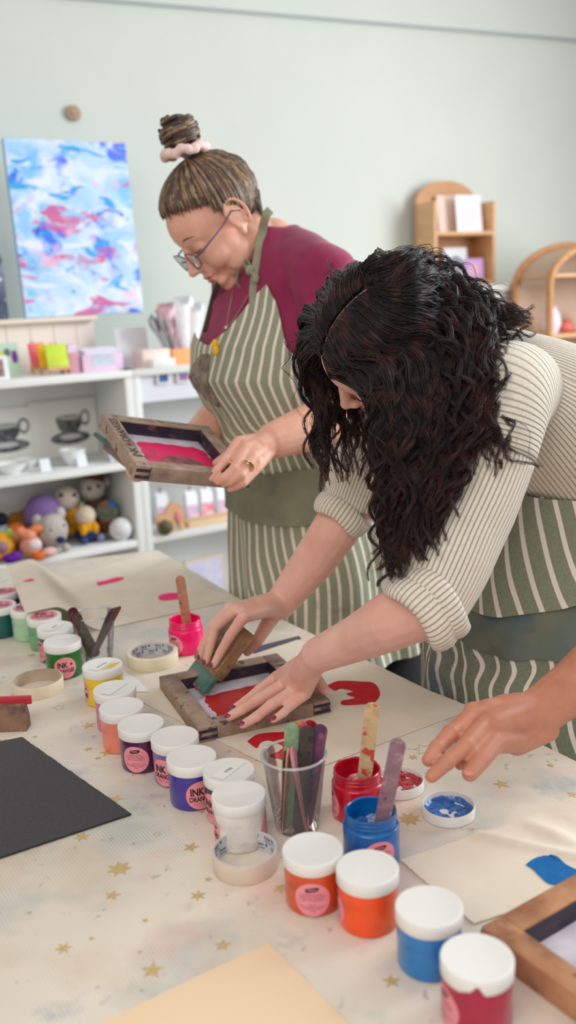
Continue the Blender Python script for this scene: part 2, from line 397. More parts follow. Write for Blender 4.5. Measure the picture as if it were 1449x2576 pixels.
# ---------------------------------------------------------------- ink jars
JR, JH, LH = .0343, .0655, .0152
white_lid = mat('white_lid_plastic', (240, 240, 238), .38, (234, 233, 230), 12, spec=.45, layers=[((180, 176, 172), 60, .73, .05, .5)])
pink_label = mat('pink_label_paper', (240, 152, 166), .55, (236, 144, 158), 30)
letter = mat('label_black_print', (44, 30, 34), .6)
faint = mat('label_faint_print', (150, 86, 96), .6)
def cyl(R, a0, z0): return lambda x, y: A(R * math.cos(a0 + x / R), R * math.sin(a0 + x / R), z0 + y)
def jar_root(x, y, label, group='ink jars on the worktable'):
    c = tab(x, y, JH); return thing('ink_jar', label, 'jar', (c[0], c[1], T), group), A(c[0], c[1], T)
def label_on(root, c, ang, kind, R, z0, r=.0205):
    W = lambda f: (lambda x, y: f(x, y) + c)
    m = MB(); v = [(0, 0)] + [(q * r / 3 * math.cos(2 * PI * k / 40), q * r / 3 * math.sin(2 * PI * k / 40)) for q in (1, 2, 3) for k in range(40)]
    f = [(0, 1 + k, 1 + (k + 1) % 40) for k in range(40)]
    for q in (0, 1):
        f += [(1 + 40 * q + k, 41 + 40 * q + k, 41 + 40 * q + (k + 1) % 40, 1 + 40 * q + (k + 1) % 40) for k in range(40)]
    X = W(cyl(R + .00025, ang, z0)); m.add([X(*p) for p in v], f)
    lb = part('label', m, pink_label, root, True, label='round pink paper label', fix=False)
    m = MB(); X = W(cyl(R + .00045, ang, z0))
    if kind == 'brand':
        add_text(m, 'INK', .0145, X, .78, .035, (-.0045, .0055)); add_text(m, '+', .0105, X, 1, .04, (.0115, .0062))
        add_text(m, 'ORANGES', .0098, X, .74, .03, (0, -.0052)); add_text(m, 'PRINT STUDIO', .0032, X, 1, 0, (0, -.0122), 1)
    else:
        bx = [-.0078 + .0156 * k / 14 for k in range(15)]; bh = [.0027 * (1 - abs(x / .0079) ** 4) ** .5 for x in bx]
        m.add([X(x, .0125 + .14 * x - h) for x, h in zip(bx, bh)] + [X(x, .0125 + .14 * x + h) for x, h in zip(bx, bh)] + [X(-.0045, .0108), X(-.0022, .0106), X(-.0046, .0086)], [(k, k + 1, 16 + k, 15 + k) for k in range(14)] + [(30, 31, 32)])
        X2 = W(cyl(R + .0006, ang, z0)); add_text(m, 'yippaw', .0036, X2, 1, .02, (0, .0128), 2)
        for k, s_ in enumerate(['Directions for use', 'Eco-friendly water based', 'ink for screen printing on', 'paper, card and fabric', '', 'Heat set', 'Heat set approx 3 minutes', 'at 140C after fully air', 'drying']):
            if s_: add_text(m, s_, .0027, X, 1, .0, (0, .0072 - k * .0026), 1)
    part('lettering', m, [letter, faint, pink_label], lb, False, fix=False)
def ink_mat(name, col, dark=None, mess=.5):
    d = dark or tuple(int(k * .8) for k in col)
    return mat('ink_' + name, col, .22, d, 26, .45, .75, stretch=(1, 1, 2.2), spec=.5, coat=.25, layers=[(tuple(int(k * .62) for k in col), 60, .66, .08, mess)])
def closed_jar(px, py, name, col, label, labels=(), lidtop=None, drip=None, R=JR):
    root, c = jar_root(px, py, label)
    rb = R - .0014
    m = MB(); m.lathe([(0, .0006), (rb - .004, .0003), (rb - .001, .0012), (rb, .004), (rb, JH - LH + .001), (rb - .0015, JH - LH + .002), (0, JH - LH + .002)], 56, c)
    part('body', m, ink_mat(name, col), root)
    m = MB(); m.lathe([(rb - .001, JH - LH + .0002), (R - .0006, JH - LH + .0002), (R, JH - LH + .001), (R, JH - .0012), (R - .0004, JH - .0004), (R - .0014, JH), (R - .003, JH - .0004), (0, JH - .0005)], 64, c)
    lid = part('lid', m, white_lid, root, label='white screw lid')
    pc = A(*tabinv(c + A(0, 0, .03)))
    angc = math.atan2(CAM[1] - c[1], CAM[0] - c[0])
    for lx, kind, zz in labels:
        rp = R * F / depth_of(c + A(0, 0, .03)); a = angc + math.asin(max(-.999, min(.999, (lx - pc[0]) / rp)))
        label_on(root, c, a, kind, rb, zz)
    if lidtop == 'brand':
        m = MB(); r = .0268; m.lathe([(0, JH + .0002), (r, JH + .0002)], 48, c); st = part('lid_label', m, pink_label, root, fix=False, label='round pink paper label')
        a = angc + PI / 2 + rnd.uniform(-.25, .25); ca, sa = math.cos(a), math.sin(a)
        X = lambda x, y: c + A(x * ca - y * sa, x * sa + y * ca, JH + .0005)
        m = MB(); add_text(m, 'INK', .019, X, .78, .035, (-.006, .008)); add_text(m, '+', .014, X, 1, .04, (.015, .009)); add_text(m, 'ORANGES', .0128, X, .74, .03, (0, -.007)); add_text(m, 'PRINT STUDIO', .004, X, 1, 0, (0, -.016))
        part('lettering', m, letter, st, False, fix=False)
    if lidtop in ('tape', 'yellow', 'pinktape'):
        a = angc + .9; ca, sa = math.cos(a), math.sin(a); X = lambda x, y, h=.0002: c + A(x * ca - y * sa, x * sa + y * ca, JH + h)
        m = MB(); m.add([X(-.009, -.026), X(.010, -.025), X(.009, .026), X(-.010, .0255)], [(0, 1, 2, 3)])
        st = part('masking_tape', m, mat('lid_tape', {'pinktape': (242, 214, 218)}.get(lidtop, (236, 240, 234)), .5), root, False, fix=False)
        m = MB(); Y = lambda x, y: X(y, -x, .0004)
        if lidtop != 'pinktape':
            add_text(m, 'Primrose' if lidtop == 'yellow' else 'Black', .0075, Y, .9, 0, (.002, .001)); part('handwriting', m, mat('pen_ink', (40, 90, 90) if lidtop == 'yellow' else (60, 60, 60), .6), st, False, fix=False)
        if lidtop == 'yellow':
            m = MB()
            for k in range(6): m.add([X(.012 + k * .0022, -.018 + k * .002), X(.0135 + k * .0022, -.018 + k * .002), X(.0135 + k * .0019, .012 + k * .0025), X(.0122 + k * .0019, .012 + k * .002)], [(0, 1, 2, 3)])
            part('paint_smear', m, mat('yellow_smear', (238, 212, 90), .5), root, False, fix=False)
    if drip:
        m = MB(); rp = R * F / depth_of(c); a = angc + drip; ring = []
        for k in range(13):
            x = -.012 + .024 * k / 12; hgt = .0105 * math.exp(-((x - .004) / .005) ** 2) + .003 * math.exp(-((x + .006) / .006) ** 2)
            ring.append((x, hgt))
        X = lambda x, y: cyl(R + .0005, a, JH - LH)(x, y) + c
        v = [X(x, -.0006) for x, h in ring] + [X(x, h) for x, h in ring]
        m.add(v, [(k, k + 1, 13 + k + 1, 13 + k) for k in range(12)]); part('paint_drip', m, ink_mat(name, col), root, fix=False)
    return root, c
def tabinv(p):
    v = A(*p) - CAM; d = v @ fw; return CX + F * (v @ rt) / d, CY - F * (v @ up) / d, d
closed_jar(8, 1487, 'sea', (30, 90, 95), 'sea-teal ink jar with pink sticker lid, furthest of the jars at the left edge', lidtop='brand')
closed_jar(-2, 1521, 'teal', (22, 92, 92), 'dark teal ink jar with pink sticker lid, cut off by the left edge', lidtop='brand')
closed_jar(67, 1527, 'mint', (176, 214, 178), 'pale mint green ink jar tucked under the corner of the cream fabric', lidtop='brand')
closed_jar(110, 1548, 'leaf', (112, 174, 126), 'soft mid-green ink jar with a pink branded sticker on its lid', lidtop='brand')
closed_jar(137, 1576, 'forest', (30, 92, 56), 'dark forest green ink jar with a pink label on its left side', [(100, 'info', .024)], 'tape')
closed_jar(156, 1611, 'green', (22, 112, 40), 'bright green ink jar with a full pink branded label, beside the far plastic cup', [(162, 'brand', .0232)])
closed_jar(257, 1672, 'yellow', (242, 206, 20), 'yellow ink jar with handwriting and yellow smears on its lid', [(208, 'brand', .024)], 'yellow')
closed_jar(288, 1731, 'mauve', (214, 112, 150), 'mauve pink ink jar between the yellow and the salmon jars', (), 'pinktape')
closed_jar(305, 1776, 'salmon', (240, 136, 116), 'salmon ink jar with no label, next to the plum jar')
closed_jar(354, 1819, 'plum', (88, 34, 76), 'plum ink jar with a pink instructions label facing the camera', [(337, 'info', .0235)])
closed_jar(439, 1851, 'lilac', (136, 100, 158), 'dusty lilac ink jar touching the front corner of the wooden screen frame', [(407, 'brand', .0232)])
closed_jar(481, 1902, 'violet', (70, 52, 152), 'deep violet ink jar with a half-hidden pink label', [(503, 'brand', .0232)])
closed_jar(575, 1936, 'black', (40, 36, 38), 'black ink jar with scribbles on its white lid', [(529, 'brand', .0228)], 'tape')
closed_jar(600, 1996, 'white', (238, 232, 226), 'white ink jar behind the nearest roll of tape', [(528, 'brand', .0228), (678, 'info', .0228)])
closed_jar(786, 2134, 'rust', (218, 84, 34), 'burnt orange ink jar with a pink instructions label in front of the plastic cup', [(783, 'info', .0225)])
closed_jar(924, 2181, 'neon', (255, 84, 14), 'neon orange ink jar in front of the open blue jar', [(846, 'info', .0225)])
closed_jar(1079, 2278, 'sky', (34, 128, 204), 'sky blue ink jar with lid on, between the orange and the cherry jars')
closed_jar(1200, 2407, 'cherry', (178, 20, 66), 'cherry red ink jar with paint dripping over its lid, nearest the camera', [(1117, 'info', .023)], drip=-.1)
def wet(name, col, dark):
    return mat('wet_%s_%d' % (name, col[2]), col, .16, dark, 45, .4, .7, spec=.6, coat=.5, bump=.8, bscale=70, bdist=.004)
sticks = []
def open_jar(px, py, name, col, dark, label, lab=None, fill=.034):
    root, c = jar_root(px, py, label, 'open ink jars')
    R = .0340; N_ = .0305; zs = JH - .016
    m = MB(); m.lathe([(0, .0006), (R - .004, .0003), (R - .001, .0012), (R, .004), (R, zs - .003), (R - .001, zs - .001), (N_ + .0006, zs), (N_, zs + .002), (N_ + .0010, zs + .004), (N_ + .001, zs + .005), (N_, zs + .0065), (N_ + .0010, zs + .009), (N_ + .001, zs + .010), (N_, zs + .0115), (N_ + .0004, JH - .001), (N_ - .0008, JH), (N_ - .0022, JH - .001), (N_ - .0026, fill)], 56, c)
    part('body', m, ink_mat(name, col, dark, .2), root)
    m = MB(); k = 18
    def fn(u, v):
        r = (N_ - .0024) * v; a = 2 * PI * u; x, y = r * math.cos(a), r * math.sin(a)
        return c + A(x, y, fill + .006 * mnoise.noise(Vector((x * 60, y * 60, px))) + .012 * max(0, v - .82) / .18 * (0.6 + .5 * mnoise.noise(Vector((math.cos(a) * 2, math.sin(a) * 2, 3)))))
    m.grid(fn, 40, k); part('wet_ink', m, wet(name, col, dark), root, label='glossy wet ink inside the jar')
    m = MB()      # smears clinging to the rim
    k_ = rnd.uniform(0, 9); pr_ = [2 * PI * q / 70 for q in range(71)]
    m.tube([c + A((N_ - .0002) * math.cos(a), (N_ - .0002) * math.sin(a), JH - .0012 + .0010 * math.sin(7 * a + k_)) for a in pr_], [.0008 + .0016 * max(0, mnoise.noise(Vector((2.5 * math.cos(a), 2.5 * math.sin(a), k_)))) for a in pr_], 8, caps=False)
    part('paint_drip', m, wet(name, col, dark), root)
    if lab:
        pc = tabinv(c + A(0, 0, .03)); rp = R * F / pc[2]; angc = math.atan2(CAM[1] - c[1], CAM[0] - c[0])
        label_on(root, c, angc + math.asin(max(-.99, min(.99, (lab - pc[0]) / rp))), 'info', R, .0215)
    return c
jp = open_jar(465, 1556, 'pink', (252, 22, 112), (225, 0, 90), 'open hot pink ink jar with a wooden stick in it, far side of the table', 436)
jr = open_jar(898, 1932, 'red', (196, 18, 46), (160, 6, 34), 'open red ink jar with a wooden stick in it, beside the red lid', 836)
jb = open_jar(932, 2036, 'blue', (8, 104, 180), (4, 80, 156), 'open blue ink jar with a wooden stick in it, behind the neon orange jar', 955)
# ---------------------------------------------------------------- paddle-pop sticks
wood_col = {'raw': ((222, 190, 146), []), 'redtip': ((224, 194, 150), [((206, 60, 50), 40, .52, .05, .9), ((170, 180, 150), 60, .6, .06, .6)]),
            'mauve': ((150, 118, 130), [((196, 150, 156), 70, .55, .1, .8), ((90, 70, 90), 90, .62, .06, .8)]), 'pinkish': ((200, 150, 120), [((214, 110, 110), 60, .5, .12, .7), ((110, 110, 70), 90, .6, .06, .8)]),
            'green': ((142, 176, 140), [((196, 196, 120), 50, .56, .1, .7), ((110, 150, 130), 90, .55, .1, .6)]), 'rainbow': ((226, 150, 80), [((80, 130, 180), 60, .52, .06, .9), ((226, 90, 110), 70, .56, .06, .9)]),
            'crimson': ((186, 28, 52), [((120, 20, 50), 60, .55, .1, .7)]), 'charcoal': ((74, 66, 62), [((40, 36, 38), 90, .52, .1, .8), ((110, 90, 80), 120, .6, .08, .6)]),
            'violet': ((124, 74, 104), [((80, 50, 90), 60, .5, .1, .8), ((160, 100, 110), 90, .6, .08, .6)]), 'rose': ((232, 150, 168), [((240, 190, 190), 60, .55, .1, .7)]),
            'olive': ((84, 80, 66), [((50, 50, 50), 90, .55, .1, .7)]), 'salmon': ((214, 150, 130), [((240, 180, 160), 60, .55, .1, .7)]), 'brown': ((104, 74, 66), [((70, 44, 48), 70, .5, .1, .8), ((150, 110, 100), 90, .6, .08, .7)]),
            'maroon': ((96, 44, 60), [((150, 100, 100), 70, .55, .1, .7)])}
def stick(px, py, base, look, label, group=None, L=.150, W=.0185, face=None, th=.0018):
    """Flat round-ended stick from `base` towards the pixel, length L."""
    r = ray(px, py); o = CAM - A(*base); a = r @ r; b = 2 * o @ r; c = o @ o - L * L; D = b * b - 4 * a * c
    t = (-b - math.sqrt(D)) / (2 * a) if D > 0 else -b / (2 * a)
    t2 = (-b + math.sqrt(D)) / (2 * a) if D > 0 else t
    top = CAM + r * t; top2 = CAM + r * t2
    ax1, ax2 = unit(top - A(*base)), unit(top2 - A(*base))
    ax = ax2 if ax2[2] > ax1[2] else ax1
    top = A(*base) + ax * L
    nf = unit(face if face is not None else CAM - top); nf = unit(nf - ax * (nf @ ax)); sd = np.cross(ax, nf); h = W / 2
    poly = [(h * math.cos(PI + PI * k / 10), h + h * math.sin(PI + PI * k / 10)) for k in range(11)] + [(h * math.cos(PI * k / 10), L - h + h * math.sin(PI * k / 10)) for k in range(11)]
    m = MB(); m.prism(poly, -th / 2, th / 2, lambda p: A(*base) + sd * p[0] + ax * p[1] + nf * p[2])
    cc, ly = wood_col[look]
    single('wooden_stick', label, 'stick', m, mat('stick_' + look, cc, .6, tuple(int(k * .88) for k in cc), 90, layers=ly), group, smooth=False)
G_open = 'wooden sticks in open ink jars'
stick(452, 1448, jp + A(.004, .004, .036), 'pinkish', 'stained wooden stick standing in the open pink jar', G_open, L=.118)
stick(938, 1768, jr + A(.006, -.010, .034), 'redtip', 'pale wooden stick with red dabs standing in the open red jar', G_open)
stick(1004, 1858, jb + A(.008, -.012, .034), 'mauve', 'mauve-stained wooden stick standing in the open blue jar', G_open, L=.14)
# ---------------------------------------------------------------- plastic cups of sticks
cupm = clear_plastic('clear_cup'); rimm = clear_plastic('cup_rim', milk=.35)
def cup(px, py, label, Hc=.105, Rt=.041, Rb=.028):
    c = tab(px, py, Hc); c[2] = T
    root = thing('plastic_cup', label, 'cup', tuple(c))
    m = MB(); pr = [(0, .0008), (Rb - .002, .0008), (Rb, .003)]
    for k in range(1, 31):
        z = .003 + (Hc - .006) * k / 30; r = Rb + (Rt - Rb) * k / 30; pr.append((r + (.0006 if (6 <= k <= 18 and k % 2) else 0), z))
    m.lathe(pr, 64, c); part('cup_wall', m, cupm, root, fix=False)
    m = MB(); m.lathe([(Rt - .0012 + .0022 * math.cos(2 * PI * k / 10) + .001, Hc - .002 + .0018 * math.sin(2 * PI * k / 10)) for k in range(11)], 64, c); part('rim', m, rimm, root)
    return c
cf = cup(739, 1893, 'clear plastic cup of coloured sticks in the middle of the jar row')
cb = cup(236, 1541, 'clear plastic cup of brown-stained sticks beside the bright green jar', .100, .039, .027)
def inb(c, px, py, z=.004, k=.8):      # a point on the cup floor under the pixel
    q = tab(px, py, z) - c; q[2] = 0; n = np.linalg.norm(q); q = q * min(1, .021 / max(n, 1e-6)); return c + q + A(0, 0, z)
G1 = 'coloured sticks in the plastic cup amid the jars'
for (x, y, bx, by, lk, lb, W) in [(735, 1820, 724, 2085, 'green', 'pale green stained stick, leftmost of the tall ones in the clear cup', .0185),
        (757, 1813, 750, 2075, 'rainbow', 'orange and blue smeared stick just behind the charcoal one in the clear cup', .0185),
        (781, 1812, 768, 2070, 'crimson', 'crimson stick tip peeping out behind the charcoal stick', .0185),
        (773, 1826, 752, 2092, 'charcoal', 'dark charcoal stick in the middle of the clear cup', .0185),
        (808, 1822, 766, 2080, 'violet', 'purple-brown stick, rightmost in the clear cup', .0185)]:
    stick(x, y, inb(cf, bx, by), lk, lb, G1, W=W, L=.148)
dd = unit(A(1, .35, .1))
stick(734, 1880, inb(cf, 792, 2098), 'rose', 'rose pink stick leaning to the right, seen edge-on at the front of the cup', G1, L=.125, W=.0165, face=unit(A(.82, -.3, .3)))
stick(726, 1885, inb(cf, 686, 2100), 'salmon', 'salmon stick leaning to the left, seen edge-on in the clear cup', G1, L=.125, face=unit(A(.93, -.28, 0)))
stick(716, 1892, inb(cf, 678, 2096), 'olive', 'dark olive stick at the far left of the clear cup, edge-on', G1, L=.122, face=unit(A(.93, -.22, 0)))
G2 = 'brown stained sticks in the far plastic cup'
stick(190, 1545, inb(cb, 232, 1652), 'brown', 'broad brown-stained stick leaning left in the far cup', G2, L=.128)
stick(178, 1530, inb(cb, 240, 1640), 'maroon', 'dark maroon stick behind the broad brown one in the far cup', G2, L=.135)
for k in range(4):
    stick(300 - 7 * k, 1526 + 2 * k, inb(cb, 226 - 3 * k, 1650), ['maroon', 'brown', 'charcoal', 'olive'][k], ['maroon stick, outermost of the bundle leaning right in the far cup', 'brown stick second from the right in the far cup bundle', 'charcoal stick third from the right in the far cup bundle', 'olive brown stick innermost of the right-leaning bundle in the far cup'][k], G2, L=.135, face=unit(A(.8, -.45 + .03 * k, .2)))
# ---------------------------------------------------------------- lids lying open side up
def open_lid(px, py, name, col, dark, label):
    c = tab(px, py, LH); c[2] = T; root = thing('jar_lid', label, 'lid', tuple(c), 'upturned jar lids'); R = JR
    m = MB(); m.lathe([(0, .0004), (R - .001, .0004), (R, .0012), (R, LH - .0008), (R - .0006, LH), (R - .0016, LH - .0004), (R - .0022, LH - .003), (R - .0022, .003), (0, .0026)], 56, c)
    part('lid_shell', m, white_lid, root)
    m = MB()
    def fn(u, v):
        a = 2 * PI * u; r = (R - .0028) * v; x, y = r * math.cos(a), r * math.sin(a)
        hole = 1 if mnoise.noise(Vector((x * 70, y * 70, px * .1))) > -.28 or v > .86 else 0
        return c + A(x, y, .0028 + (.0016 if hole else -.0012) + .001 * mnoise.noise(Vector((x * 150, y * 150, 2))) + (.0065 * max(0, v - .9) / .1 * (.6 + .6 * mnoise.noise(Vector((3 * math.cos(a), 3 * math.sin(a), px))))))
    m.grid(fn, 60, 24); part('wet_ink', m, wet(name, col, dark), root, label='smear of wet ink inside the lid')
open_lid(1004, 1957, 'red', (196, 18, 46), (160, 6, 34), 'upturned white lid smeared with red ink beside the red jar')
open_lid(1128, 2022, 'blue', (14, 108, 192), (6, 84, 170), 'upturned white lid smeared with blue ink, alone on the cover')
# ---------------------------------------------------------------- rolls of tape
def tape_roll(px, py, wpx, h, wall, label, col, inner, print_, tilt=0):
    c = tab(px, py, h); Ro = wpx * .5 * depth_of(c) / F; c[2] = T; Ri = Ro - wall
    root = thing('tape_roll', label, 'tape', tuple(c), 'rolls of masking tape')
    m = MB(); m.lathe([(Ri + .0012, .0006), (Ro - .0004, .0002), (Ro, .0008), (Ro, h - .0008), (Ro - .0004, h), (Ri + .0012, h - .0002)], 64, c)
    part('tape', m, col, root)
    m = MB(); m.lathe([(Ri + .0012, h - .0004), (Ri + .0010, h + .0004), (Ri, h + .0002), (Ri, .0004), (Ri + .0012, .0002)], 64, c)
    cr = part('core', m, [mat('card_core_' + inner, {'grey': (196, 200, 206), 'tan': (206, 190, 172)}[inner], .7, col2={'grey': (206, 208, 212), 'tan': (180, 160, 140)}[inner], scale=20)], root)
    if print_:
        m = MB()
        for row, zz in ((0, h * .72), (1, h * .3)):
            for k in range(9):
                a = 2 * PI * (k + .5 * row) / 9; X = lambda x, y, a=a: A((Ri - .0003) * math.cos(a - x / Ri), (Ri - .0003) * math.sin(a - x / Ri), zz + y) + c
                add_text(m, 'Paint', .0062, X, .95, .02, (-.001, .0022)); add_text(m, 'Partner', .0044, X, .95, .01, (0, -.0026))
                m.add([X(.0075, .0005), X(.0105, .0005), X(.0105, .0048), X(.0075, .0048)], [(0, 1, 2, 3)])
        part('core_print', m, mat('blue_print', (58, 86, 120), .6), cr, False, fix=False)
cream_tape = mat('cream_tape', (236, 226, 200), .5, (228, 216, 188), 60, spec=.3)
tape_roll(383, 1637, 128, .024, .0085, 'full roll of cream masking tape with printed core, next to the pink jar', cream_tape, 'grey', True)
tape_roll(94, 1706, 126, .023, .0028, 'nearly used up roll of cream tape beside the bright green jar', cream_tape, 'tan', False)
tape_roll(615, 2133, 164, .025, .0026, 'nearly used up translucent tape roll in front of the white jar', mat('pale_tape', (216, 204, 184), .35, (226, 206, 190), 30, spec=.5), 'grey', True)
# ---------------------------------------------------------------- fabric sheets, felt and paper
calico = mat('calico', (233, 224, 208), .9, (226, 216, 198), 14, bump=.25, bscale=900, bdist=.0006, spec=.1, layers=[((150, 120, 90), 420, .74, .03, .4)])
redink = mat('printed_red', (196, 28, 44), .75, (206, 44, 52), 60, spec=.2); pinkink = mat('printed_pink', (245, 60, 130), .75, spec=.2); blueink = mat('printed_blue', (24, 110, 178), .7, (16, 100, 168), 50, spec=.2)
def printed(sh, pts, name, mt, parent, dz=.0007):
    """Ink shape given by table pixels, laid on the sheet's own surface by nearest (u, v)."""
    us = np.array([[*sh.surf(i / 40, j / 40)] for j in range(41) for i in range(41)])
    def z(p):
        k = np.argmin(((us[:, :2] - A(p[0], p[1])) ** 2).sum(1)); return us[k, 2]
    poly = [tab(*q) for q in spline(list(pts) + [pts[0]], 4)[:-1]]; bm = bmesh.new(); vs = [bm.verts.new(Vector((p[0], p[1], 0))) for p in poly]; bm.faces.new(vs)
    bmesh.ops.triangulate(bm, faces=bm.faces[:])
    for _ in range(3): bmesh.ops.subdivide_edges(bm, edges=bm.edges[:], cuts=1, use_grid_fill=True)
    bm.verts.index_update(); m = MB(); m.add([(q.co.x, q.co.y, z(q.co) + .0009 + dz) for q in bm.verts], [tuple(w.index for w in q.verts) for q in bm.faces]); bm.free()
    return part(name, m, mt, parent, fix=False)
sh = sheet([tab(345, 1762), tab(733, 1605), tab(1193, 1783), tab(735, 1958)], 50, 50, .0008, 3, freq=8, edge=.002)
o = single('calico_sheet', 'cream fabric sheet under the wooden frame, printed with red shapes', 'fabric', sh, calico)
printed(sh, [(822, 1728), (852, 1716), (905, 1717), (942, 1722), (956, 1748), (940, 1770), (905, 1775), (862, 1776), (860, 1766), (878, 1763), (893, 1758), (880, 1753), (872, 1748), (888, 1742), (858, 1735), (842, 1740)], 'red_print', redink, o)
printed(sh, [(622, 1868), (650, 1850), (700, 1845), (735, 1852), (740, 1915), (700, 1912), (678, 1905), (702, 1893), (712, 1882), (690, 1870), (672, 1866), (655, 1872), (645, 1885)], 'red_print', redink, o)
def lift(u, v): return .055 * max(0, 1 - u / .18) ** 1.6 * max(0, min(1, 1.35 - v)) * max(0.25, v)
fl = lambda x, y, h: tab(x, y, h) * A(1, 1, 0) + A(0, 0, T)
sh = sheet([fl(16, 1424, .070), tab(392, 1388), tab(566, 1516), fl(64, 1545, .069)], 60, 40, .0012, 11, heights=lambda u, v: .070 * (lambda q: 1 - q * q * (3 - 2 * q))(min(1, max(0, (u - .13) / .22))) + .012 * math.exp(-((v - .55 + .2 * u) / .12) ** 2) * (.3 + u), freq=7)
o = single('calico_sheet', 'cream fabric sheet with pink dabs, curling over jars at the far end', 'fabric', sh, calico)
printed(sh, [(243, 1468), (265, 1465), (292, 1458), (312, 1464), (308, 1472), (285, 1477), (250, 1480)], 'pink_print', pinkink, o)
mq = MB(); mq.add([sh.surf(.075 + a, .46 + b) + ZZ * .0012 for a, b in ((-.03, .0), (-.012, -.03), (.016, -.034), (.03, .01), (.022, .05), (.0, .03))], [tuple(range(6))]); part('pink_print', mq, pinkink, o, fix=False)
printed(sh, [(398, 1502), (420, 1495), (460, 1494), (472, 1500), (455, 1508), (420, 1513), (402, 1512)], 'pink_print', pinkink, o)
sh = sheet([tab(1007, 2166), tab(1420, 2027), tab(1720, 2150), tab(1192, 2328)], 50, 50, .0012, 23, heights=lambda u, v: .006 * math.exp(-((u - .72) / .05) ** 2 - ((v - .35) / .3) ** 2) + .005 * math.exp(-((u - .45 - .3 * v) / .04) ** 2) + .007 * max(0, u - .85) * 6, freq=9, edge=.002)
o = single('calico_sheet', 'cream fabric sheet printed with a blue leaf shape, near the right edge', 'fabric', sh, calico)
printed(sh, [(1322, 2180), (1340, 2166), (1365, 2158), (1400, 2160), (1425, 2180), (1470, 2205), (1460, 2235), (1410, 2232), (1380, 2228), (1358, 2210), (1340, 2192)], 'blue_print', blueink, o)
sh = sheet([tab(676, 2374), tab(900, 2600), tab(560, 3100), tab(120, 2640)], 20, 20, .0006, 31, freq=5)
single('paper_sheet', 'plain cream paper sheet at the bottom edge of the photo', 'paper', sh, mat('cream_paper', (240, 214, 180), .8, (238, 210, 176), 6, spec=.15))
felt = mat('black_felt', (46, 46, 52), .98, (58, 58, 64), 260, bump=.6, bscale=900, bdist=.001, spec=.1, sheen=.3, layers=[((84, 52, 56), 6, .62, .12, .6), ((120, 120, 125), 500, .74, .03, .5)])
sh = sheet([tab(56, 1859), tab(330, 2052), tab(-60, 2182), tab(-330, 1935)], 60, 60, .0005, 41, freq=6, thick=.003, edge=.0012)
single('felt_square', 'charcoal black felt square lying at the left edge', 'felt', sh, felt)
sh = sheet([tab(628, 1634), tab(752, 1602), tab(757, 1608), tab(640, 1646)], 16, 3, .0004, 43, thick=.002)
single('felt_strip', 'edge of black felt showing under the cream fabric behind the frame', 'felt', sh, felt)
sh = sheet([tab(310, 1688), tab(352, 1716), tab(374, 1742), tab(312, 1742)], 12, 12, .0008, 47, freq=12)
single('paper_scrap', 'white paper scrap lying by the left corner of the wooden frame', 'paper', sh, mat('white_paper', (240, 240, 240), .7))
